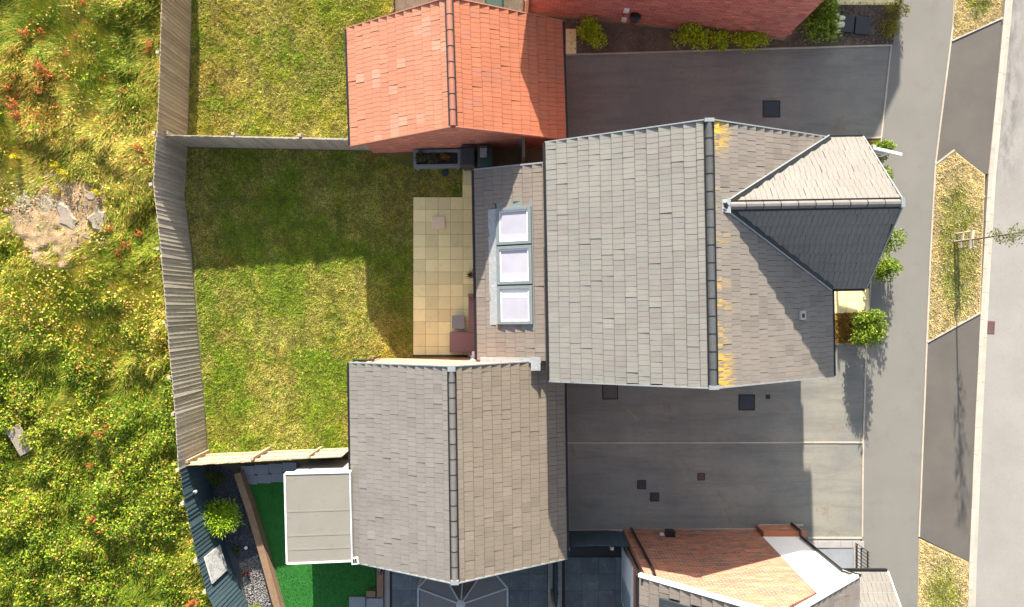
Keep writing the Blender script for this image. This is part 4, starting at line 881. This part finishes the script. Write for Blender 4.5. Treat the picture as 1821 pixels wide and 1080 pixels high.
Pn = np.array([tuple(v) for v in LP]); n = len(Pn); D = norm(rng.normal(size=(n, 3))); N_ = norm(rng.normal(size=(n, 3))+np.array([0, 0, .8])); L = rng.uniform(.045, .08, n)
f = bpy.data.objects.new('crown', npmesh('crown', leaves(Pn, D, N_, L, L*.55), 4, np.array([[.16, .19, .04], [.10, .14, .03], [.22, .22, .07]])[rng.integers(0, 3, n)], M['leaf'])); C.objects.link(f); f.parent = tr0
sk_ = empty('tree_stakes', (tp.x, tp.y, 0), 0, 'timber stake frame with cross rail round the street tree', 'tree stake')
B3 = [(1701, 416), (1697, 430), (1703, 443)]
for px, py in B3:
    p = W(px, py); MB().tube([(p.x-tp.x, p.y-tp.y, 0), (p.x-tp.x, p.y-tp.y, .95)], .032, 8).build('stake', M['post'], sk_)
a = W(1731, 410, .92); b = W(1727, 442, .92); MB().bar((a.x-tp.x-.02, a.y-tp.y, .92), (b.x-tp.x-.02, b.y-tp.y, .92), .09, .10).build('cross_rail', M['post'], sk_)
MB().bar((a.x-tp.x-.04, a.y-tp.y-.06, .45), (b.x-tp.x-.04, b.y-tp.y+.06, .45), .05, .08).build('cross_rail', M['post'], sk_)

# ------------------------------------------------------------------ shrubs
BR = [(.46, .56, .026), (.38, .49, .024), (.55, .62, .035), (.24, .34, .018)]
GN = [(.21, .31, .024), (.15, .24, .02), (.29, .36, .04), (.09, .15, .016)]
G1 = 'bright green shrubs in the planting bed under the brick wall'
shrub('shrub', 'bright green shrub nearest the red garage in the top planting bed', 'shrub', 1052, 64, .78, .68, .66, 1900, .085, BR, G1)
shrub('shrub', 'larger of the three shrubs standing close together under the top wall, at their left', 'shrub', 1227, 74, .70, .54, .66, 1700, .085, BR, G1)
shrub('shrub', 'smallest shrub in the middle of the three under the top wall', 'shrub', 1276, 76, .50, .44, .52, 1000, .085, BR, G1)
shrub('shrub', 'right hand shrub of the three under the top wall, near the house corner', 'shrub', 1327, 77, .68, .46, .58, 1400, .085, BR, G1)
shrub('tall_shrub', 'tall leafy green bush at the corner of the top brick house', 'shrub', 1443, 48, .72, .95, 1.15, 2600, .10, GN, nb=13)
hy_ = shrub('hydrangea', 'hydrangea with white flower heads beside the dark slabs', 'shrub', 1468, 55, .42, .50, .62, 700, .10, GN, nb=7)
for i, (dx, dy, dz, r) in enumerate(((.02, .1, .62, .11), (.16, -.02, .6, .12), (.26, .22, .58, .09), (.12, .3, .6, .09), (.34, .02, .5, .11), (.24, -.2, .45, .08), (-.12, -.26, .45, .07), (.4, .26, .48, .08))):
    me = MB(); me.lathe([(r*math.sin(math.pi*t/6), -r*.8*math.cos(math.pi*t/6)) for t in range(1, 6)], (dx, dy, dz), 9); me.build('flower_head', M['petal'], hy_)
GO = [(.30, .26, .02), (.36, .27, .03), (.16, .19, .02), (.09, .12, .02)]
shrub('golden_shrub', 'golden green bush at the footpath corner, upper one', 'shrub', 1584, 26, .46, .46, .6, 1200, .055, GO, 'golden bushes at the footpath corner')
shrub('golden_shrub', 'golden green bush at the footpath corner, lower one beside the driveway edging', 'shrub', 1572, 54, .48, .44, .55, 1200, .055, GO, 'golden bushes at the footpath corner')
shrub('shrub', 'leafy green shrub under the estate sign', 'shrub', 1553, 276, .55, .58, .75, 1200, .085, GN)
shrub('shrub', 'small green shrub against the front gable below the sign', 'shrub', 1552, 316, .52, .55, .85, 1000, .085, GN)
shrub('shrub', 'dense green hedge plant at the middle of the front gable wall', 'shrub', 1558, 426, .58, .90, 1.2, 1900, .085, GN, nb=12)
shrub('shrub', 'dense green hedge plant beside the front path slabs', 'shrub', 1550, 482, .62, .62, 1.3, 1900, .085, GN, nb=11)
shrub('shrub', 'round green shrub on the driveway corner, nearer the front path', 'shrub', 1526, 570, .56, .52, 1.45, 2000, .085, GN, nb=11)
shrub('shrub', 'round green shrub on the driveway corner beside the dry grass', 'shrub', 1516, 595, .62, .55, 1.45, 2200, .085, GN, nb=11)
shrub('fern', 'bright green feathery plant in the slate bed', 'plant', 407, 913, .80, .74, 1.05, 3000, .12, [(.28, .44, .018), (.38, .48, .03), (.18, .32, .014)], nb=10, spike=1.2)
shrub('bed_plant', 'small yellow green plant at the top of the slate bed', 'plant', 372, 846, .32, .25, .45, 380, .09, [(.25, .25, .03), (.12, .16, .02)], nb=5, spike=.8)
shrub('bed_plant', 'low dark green plant at the top of the slate bed', 'plant', 392, 850, .36, .28, .35, 380, .07, [(.08, .10, .02), (.11, .13, .03)], nb=5)
shrub('bed_plant', 'small dark green tuft in the slate bed', 'plant', 423, 976, .17, .17, .15, 160, .06, [(.08, .12, .02), (.05, .09, .02)], nb=4)
shrub('bed_plant', 'dark red tuft in the pale chippings', 'plant', 438, 1016, .16, .2, .15, 150, .06, [(.10, .04, .03), (.07, .03, .025)], nb=4)
shrub('bed_plant', 'yellow green plant at the bottom edge of the chippings bed', 'plant', 460, 1082, .35, .3, .3, 420, .08, [(.25, .3, .02), (.17, .24, .02)], nb=5, spike=.6)
for i, (px, py, z) in enumerate(((416, 944, .06), (438, 974, .06))):
    o = MB().lathe([(.05, 0), (.06, .05), (.03, .07)], (0, 0, 0), 10).build('bed_spotlight', M['white']); o.location = W(px, py, z); tag(o, ('small white spotlight below the fern', 'small white spotlight beside the dark tuft')[i], 'lamp', 'spotlights in the slate bed')
BD = [W2(*q) for q in ((1395, 78), (1490, 5), (1600, 5), (1587, 78))]
chips('bed_gravel', 'brown gravel round the dark slabs in the corner bed', BD, 420, .01, .035, M['gravel'], 'gravel')
chips('bed_debris', 'scattered bark and stones in the planting bed', [W2(*q) for q in ((1012, 40), (1390, 72), (1390, 86), (1012, 95))], 90, .01, .03, mottled('debris', (.19, .14, .095), (.10, .08, .05), 5, rnd=.5), 'bark chips')

# ------------------------------------------------------------------ lawns
def lawn(name, label, polypx, dens, pal, wf, hf=1.0, z=.01, cat='grass', excl=None, seed=3):
    poly = [W2(*q) for q in polypx]; x, y = scatter(poly, dens)
    if excl:
        k = np.ones(len(x), bool)
        for e in excl: k &= ~inpoly(x, y, [W2(*q) for q in e])
        x, y = x[k], y[k]
    n = len(x); c1 = .5*fbm(x, y, .25, seed)+.5*vnoise(x, y, .075, seed+4); h = (.012+.085*c1**1.5)*hf*rng.uniform(.7, 1.2, n)
    col = mixc(pal, wf(x, y)); az = rng.uniform(0, 2*np.pi, n)
    col = col*(.50+.55*vnoise(x, y, .09, seed+6)+.45*vnoise(x, y, .30, seed+7))[:, None]
    V = blades(x, y, np.full(n, z), h, rng.uniform(.016, .030, n), h*rng.uniform(.3, 1.2, n), az)
    o = bpy.data.objects.new(name, npmesh(name, V, 3, col, M['grass'])); C.objects.link(o); return tag(o, label, cat, kind='stuff')
sg_ = lambda v, c, w_: 1/(1+np.exp(-(v-c)/w_))
PALL = [(.185, .32, .016), (.35, .37, .034), (.58, .48, .17), (.50, .33, .09)]
def wl(x, y):
    a = fbm(x, y, 1.6, 21); b = fbm(x, y, .5, 31); e = sg_(x, -11.15+.0*y, -.10)*0
    edge = np.exp(-((x-(-11.35+.0))/.45)**2)*(y > -1.5)*.9
    c = fbm(x, y, 1.0, 77)
    return [.15+1.7*sg_(a, .56, .05)+.8*sg_(b, .6, .05), .75+0*x, .12+1.3*sg_(1-a, .50, .06)*sg_(b, .40, .08)+edge, .03+.9*sg_(c, .60, .03)]
lawn('lawn_grass', 'our patchy green and straw coloured lawn between fence and patio', [(331, 264), (660, 270), (735, 300), (823, 300), (823, 349), (734, 350), (734, 640), (640, 640), (640, 808), (373, 806), (360, 660), (345, 450), (330, 345)], 3200, PALL, wl, excl=[[(735, 350), (850, 350), (850, 700), (735, 700)]])
def wn_(x, y):
    a = fbm(x, y, 1.3, 51); b = fbm(x, y, .5, 61); yl = np.exp(-((x+10.6)/.9)**2)*sg_(y, 10.8, -.9)
    return [.05+1.0*sg_(a, .60, .05), .8+0*x, .1+1.0*sg_(b, .5, .06), .05+1.6*yl*sg_(b, .40, .08)]
lawn('neighbour_lawn_grass', 'dry yellowish lawn of the upper neighbour above the cross fence', [(344, -150), (700, -150), (700, 20), (640, 60), (640, 262), (336, 258)], 2800, PALL, wn_, 1.15, seed=8)
PV = [(.17, .25, .018), (.33, .32, .04), (.66, .54, .27)]
def wv(cx, cy, rx, ry):
    def f(x, y):
        d = ((x-cx)/rx)**2+((y-cy)/ry)**2+1.1*(fbm(x, y, .5, 5)-.5); g = sg_(d, .62, -.16)
        return [.02+1.0*g*sg_(fbm(x, y, .35, 15), .45, .05), .03+.8*g, .05+1.1*(1-g)]
    return f
sheet('verge_earth', P([(1700, -100), (1783, -100), (1781, 33), (1692, 73)]), .006, M['verge_earth'])
sheet('verge_earth_middle', P([(1664, 294), (1697, 268), (1752, 311), (1743, 555), (1649, 608), (1656, 440)]), .006, M['verge_earth'])
sheet('verge_earth_lower', P([(1634, 957), (1724, 1000), (1717, 1240), (1628, 1240)]), .006, M['verge_earth'])
c1 = W(1738, -5); c2 = W(1703, 440); c3 = W(1676, 1060)
lawn('verge_grass', 'dry verge grass at the top beside the road', [(1702, -100), (1784, -100), (1781, 30), (1694, 70)], 2600, PV, wv(c1.x, c1.y, .55, .8), .8)
lawn('verge_grass', 'diamond of dry verge grass round the street tree', [(1666, 295), (1697, 270), (1750, 312), (1741, 553), (1651, 604), (1657, 440)], 2600, PV, wv(c2.x, c2.y, .78, 3.0), .8)
lawn('verge_grass', 'dry verge grass at the bottom beside the road', [(1636, 959), (1723, 1001), (1717, 1200), (1630, 1200)], 2600, PV, wv(c3.x, c3.y, .75, 1.5), .8)
lawn('dry_strip_grass', 'golden dry grass strip under the front eaves beside the driveway', [(1480, 558), (1540, 556), (1540, 610), (1482, 611)], 3000, [(.40, .22, .04), (.32, .20, .045), (.20, .16, .04)], lambda x, y: [1+0*x, .8+0*x, .4+0*x], 2.2)
lawn('dry_corner_grass', 'rusty dry plants in the corner under the estate sign', [(1535, 250), (1562, 250), (1560, 275), (1535, 285)], 2200, [(.30, .16, .05), (.2, .13, .05), (.16, .16, .03)], lambda x, y: [1+0*x, .8+0*x, .4+0*x], 2.0)

# ------------------------------------------------------------------ wild meadow
fx = [W2(*q) for q in [(347, -300)]+RF+BF[1:]+[(560, 1400)]]
fy = np.array([q[1] for q in fx])[::-1]; fxx = np.array([q[0] for q in fx])[::-1]
mead = [W2(-260, -250)]+[(q[0]-.22, q[1]) for q in fx]+[W2(-260, 1400)]
bare_c = W(105, 378, .4)
def bareness(x, y):
    u = (x-bare_c.x)/2.45; v = (y-bare_c.y+.15*(x-bare_c.x))/1.85; d = np.sqrt(u*u+v*v)+1.0*(fbm(x, y, .9, 91)-.5)+.5*(vnoise(x, y, .25, 95)-.5); return sg_(d, .84, -.10)
def mh(x, y):
    fd = np.clip((np.interp(y, fy, fxx)-.25-x)/.7, 0, 1)
    b = bareness(x, y); return (.05+.55*np.clip(fbm(x, y, 1.15, 41)-.30, 0, 1)*2.2*fd+.16*vnoise(x, y, .33, 44))*(1-b)+b*(.40+.22*(fbm(x, y, .7, 47)-.5)-.10*(y-bare_c.y))
PM = [(.110, .185, .013), (.26, .345, .016), (.44, .42, .024), (.64, .48, .14), (.56, .24, .06)]
def wm(x, y, leafy):
    a = fbm(x, y, 1.5, 111); b = fbm(x, y, .55, 121); low = sg_(y, -2.5, -.8); fd = np.interp(y, fy, fxx)-x
    mid = np.exp(-((y-.2)/1.5)**2)*sg_(x, -17.0, .5); fe = np.exp(-(fd/.8)**2); tr_ = np.exp(-((y-4.9)/1.4)**2)*sg_(x, -16.0, .8)
    bl = (y < -6)*fe
    ro = np.exp(-((x+17.2)/1.3)**2-((y-7.6)/2.0)**2)
    return [.50+1.5*sg_(a, .53, .05)+.65*low, .8+.5*sg_(b, .5, .08), .28+.7*mid+.05*low, .10+.75*sg_(1-a, .52, .07)*(1-.75*low)+1.1*tr_+.7*mid*sg_(b, .45, .08)+1.3*bl, .08+.55*sg_(b, .55, .05)*(1-.75*low)+.4*bl+.2*fe+1.5*ro*sg_(b, .47, .05)]
# terrain skin
nx, ny = 190, 420; gx = np.linspace(-23, -8.2, nx); gy = np.linspace(16, -17, ny); X, Y = np.meshgrid(gx, gy); Z = mh(X.ravel(), Y.ravel())*(.55+.45*bareness(X.ravel(), Y.ravel())); Zs = np.where(X.ravel() > np.interp(Y.ravel(), fy, fxx)-.12, -.3, Z-.02)
F_ = [(j*nx+i, (j+1)*nx+i, (j+1)*nx+i+1, j*nx+i+1) for j in range(ny-1) for i in range(nx-1)]
me = bpy.data.meshes.new('meadow_terrain'); me.from_pydata(np.stack([X.ravel(), Y.ravel(), Zs], 1).tolist(), [], F_)
k = NB('meadow_soil'); me.materials.append(M['bare']); o = bpy.data.objects.new('meadow_terrain', me); C.objects.link(o); tag(o, kind='structure')
x, y = scatter(mead, 1300); k_ = rng.random(len(x)) > bareness(x, y)*.90
dist = (x > -19.2) & (abs(y) < 12); k_ &= dist | (rng.random(len(x)) < .35); x, y = x[k_], y[k_]; n = len(x)
low = sg_(y, -1.5, -1.2); h = mh(x, y)
isl = rng.random(n) < .14+.70*low
xl, yl, hl_ = x[isl], y[isl], h[isl]; n = len(xl)
Pn = np.stack([xl, yl, hl_*rng.uniform(.55, 1.15, n)+.03], 1); D = norm(rng.normal(size=(n, 3))*np.array([1, 1, .45])); N_ = norm(rng.normal(size=(n, 3))*.55+np.array([0, .25, 1])); L = rng.uniform(.06, .12, n)
o = bpy.data.objects.new('meadow_leaves', npmesh('meadow_leaves', leaves(Pn, D, N_, L, L*.6), 4, mixc(PM, wm(xl, yl, 1)), M['leaf'])); C.objects.link(o); tag(o, 'dense wild ground cover leaves in the meadow behind the fence', 'ground cover', kind='stuff')
xb, yb, hb = x[~isl], y[~isl], h[~isl]
rep = 3; xb = np.repeat(xb, rep)+rng.normal(0, .03, len(xb)*rep); yb = np.repeat(yb, rep)+rng.normal(0, .03, len(yb)*rep); hb = np.repeat(hb, rep); n = len(xb)
az = vnoise(xb, yb, 1.6, 131)*7+rng.normal(0, .55, n); L = rng.uniform(.16, .48, n)
V = blades(xb, yb, hb*rng.uniform(.25, .75, n), L*.62, rng.uniform(.012, .024, n), L*.75, az)
o = bpy.data.objects.new('meadow_grass', npmesh('meadow_grass', V, 3, mixc(PM, wm(xb, yb, 0)), M['grass'])); C.objects.link(o); tag(o, 'long wild grass in the meadow behind the fence', 'grass', kind='stuff')
# rust coloured docks and yellow ragwort, each a plant
def spikes(nst, h, sp, pal, sz, per, seed):
    r = np.random.default_rng(seed); Pp = []; 
    for i in range(nst):
        a = r.uniform(0, 6.28); e = np.array([math.cos(a)*sp*r.uniform(.3, 1), math.sin(a)*sp*r.uniform(.3, 1), h*r.uniform(.75, 1.1)])
        t = r.uniform(.45, 1, per)[:, None]; Pp.append(e*t+r.normal(0, .02, (per, 3)))
    Pp = np.concatenate(Pp); n = len(Pp); D = norm(r.normal(size=(n, 3))); N2 = norm(r.normal(size=(n, 3))+np.array([0, .3, .8])); L = r.uniform(.7, 1.3, n)*sz
    return npmesh('flower_spikes', leaves(Pp, D, N2, L, L*.7), 4, np.array(pal)[r.integers(0, len(pal), n)]*r.uniform(.7, 1.25, (n, 1)), M['leaf'])
dock = [spikes(7, .7, .28, [(.52, .13, .035), (.58, .21, .05), (.42, .17, .06)], .05, 42, s) for s in (1, 2, 3)]
rag = [spikes(9, .75, .16, [(.62, .50, .01), (.66, .56, .02), (.20, .24, .02)], .05, 26, s) for s in (4, 5)]
stm = MB()
for i in range(6): a = i*1.05; stm.tube([(0, 0, 0), (math.cos(a)*.16, math.sin(a)*.16, .62)], [.008, .004], 4)
stm_me = stm.mesh('stem', M['bark'])
def plant(name, label, cat, meshes, px, py, s, group):
    p = W(px, py, .35); o = empty(name, (p.x, p.y, float(mh(np.array([p.x]), np.array([p.y]))[0])*.6-.05), random.uniform(0, 6.28), label, cat, group); o.scale = (s, s, s*random.uniform(.85, 1.1))
    tag(inst('flower_spikes', random.choice(meshes), Matrix(), o), kind='stuff'); inst('stem', stm_me, Matrix(), o)
docks = []
for px, py, s in ((50, 62, 1.1), (75, 58, .8), (30, 190, 1.2), (80, 125, 1.1), (92, 138, 1.1), (80, 163, .9), (35, 208, 1.1), (18, 158, .9), (72, 205, .7), (150, 8, .7), (130, 62, .7), (135, 68, .7), (152, 36, .6), (185, 140, .6), (222, 165, .7), (170, 210, .7), (100, 190, .7), (270, 78, .9), (265, 92, .7), (255, 268, 1.0), (268, 285, .8),
                  (230, 438, .9), (248, 418, .8), (215, 448, .8), (200, 410, .7), (218, 462, .7), (232, 540, .6), (188, 770, 1.0), (200, 758, .8), (147, 772, .6), (160, 828, .7), (200, 802, .5), (175, 918, .9), (192, 938, 1.0), (208, 908, .6), (165, 985, .6), (352, 1065, 1.2), (28, 270, .7), (148, 250, .7), (205, 290, .6), (85, 236, .6), (118, 96, .6)):
    docks.append((px, py, s))
NTH = ['topmost']+['%s from the top' % q for q in 'second third fourth fifth sixth seventh eighth ninth tenth eleventh twelfth thirteenth fourteenth fifteenth sixteenth seventeenth eighteenth nineteenth twentieth'.split()]
for where, lo, hi in (('by the left edge of the meadow', -99, 90), ('in the middle of the meadow', 90, 183), ('on the fence side of the meadow', 183, 999)):
    for i, (px, py, s) in enumerate(sorted([d for d in docks if lo <= d[0] < hi], key=lambda d: d[1])):
        plant('dock_plant', 'rust coloured dock flower spikes, %s %s' % (NTH[i], where), 'wild plant', dock, px, py, s*.8, 'rust coloured docks in the meadow')
rags = []
for px, py, s in ((32, 281, .9), (102, 293, .8), (120, 310, 1.0), (104, 341, .8), (180, 346, .9), (162, 322, .4), (196, 40, .4)):
    rags.append((px, py, s))
for i, (px, py, s) in enumerate(sorted(rags, key=lambda d: d[1])):
    plant('ragwort', 'yellow ragwort flowers, %s in the meadow' % NTH[i], 'wild plant', rag, px, py, s, 'yellow flowers round the bare patch')
# rocks on the bare patch and the old slab
def rock(label, px, py, sx, sy, sz, seed, rz=0):
    r = random.Random(seed); n = 9; vs = []; mb = MB()
    n = 13; rad = [r.uniform(.62, 1.15) for _ in range(n)]; sz *= .6
    for z, f in ((-.1, 1.1), (sz*.6, 1.0), (sz, .8)):
        for k in range(n): a = 2*math.pi*k/n; vs.append((math.cos(a)*sx*rad[k]*f, math.sin(a)*sy*rad[k]*f, z*r.uniform(.85, 1.1)))
    mb.add(vs, [tuple(range(n-1, -1, -1)), tuple(2*n+k for k in range(n))]+[(i*n+k, i*n+(k+1) % n, (i+1)*n+(k+1) % n, (i+1)*n+k) for i in range(2) for k in range(n)])
    o = mb.build('rock', M['stone']); p = W(px, py, .4); o.location = (p.x, p.y, float(mh(np.array([p.x]), np.array([p.y]))[0])-.05); o.rotation_euler.z = rz; tag(o, label, 'rock')
rock('long pale grey rock in the middle of the bare meadow patch', 117, 385, .30, .62, .16, 3, .5); rock('flat grey rock left of the long pale one on the bare patch', 82, 372, .32, .46, .10, 5, .4)
rock('cracked brown rock at the right end of the bare patch', 178, 392, .36, .48, .20, 8, .2); rock('small grey rock at the left side of the bare patch', 38, 358, .30, .34, .10, 9); rock('small pale stone at the upper right of the bare patch', 163, 348, .22, .20, .12, 12); rock('small dark stone below the cracked rock', 158, 420, .2, .12, .1, 15, -.4)
o = MB().box(-.26, .26, -.52, .52, 0, .06).build('old_slab', M['stone'], None, .01); p = W(40, 781, .3); o.location = (p.x, p.y, .36); o.rotation_euler = (.05, .04, R(28)); o.location.z = .40; tag(o, 'pale stone slab lying in the overgrown meadow', 'stone slab')
chips('patch_stones', 'scattered small stones on the bare meadow patch', [W2(*q) for q in ((15, 320), (195, 330), (205, 420), (150, 445), (60, 430), (10, 380))], 110, .38, .035, mottled('patch_stone', (.40, .31, .23), (.22, .17, .13), 5, rnd=.5), 'stones')
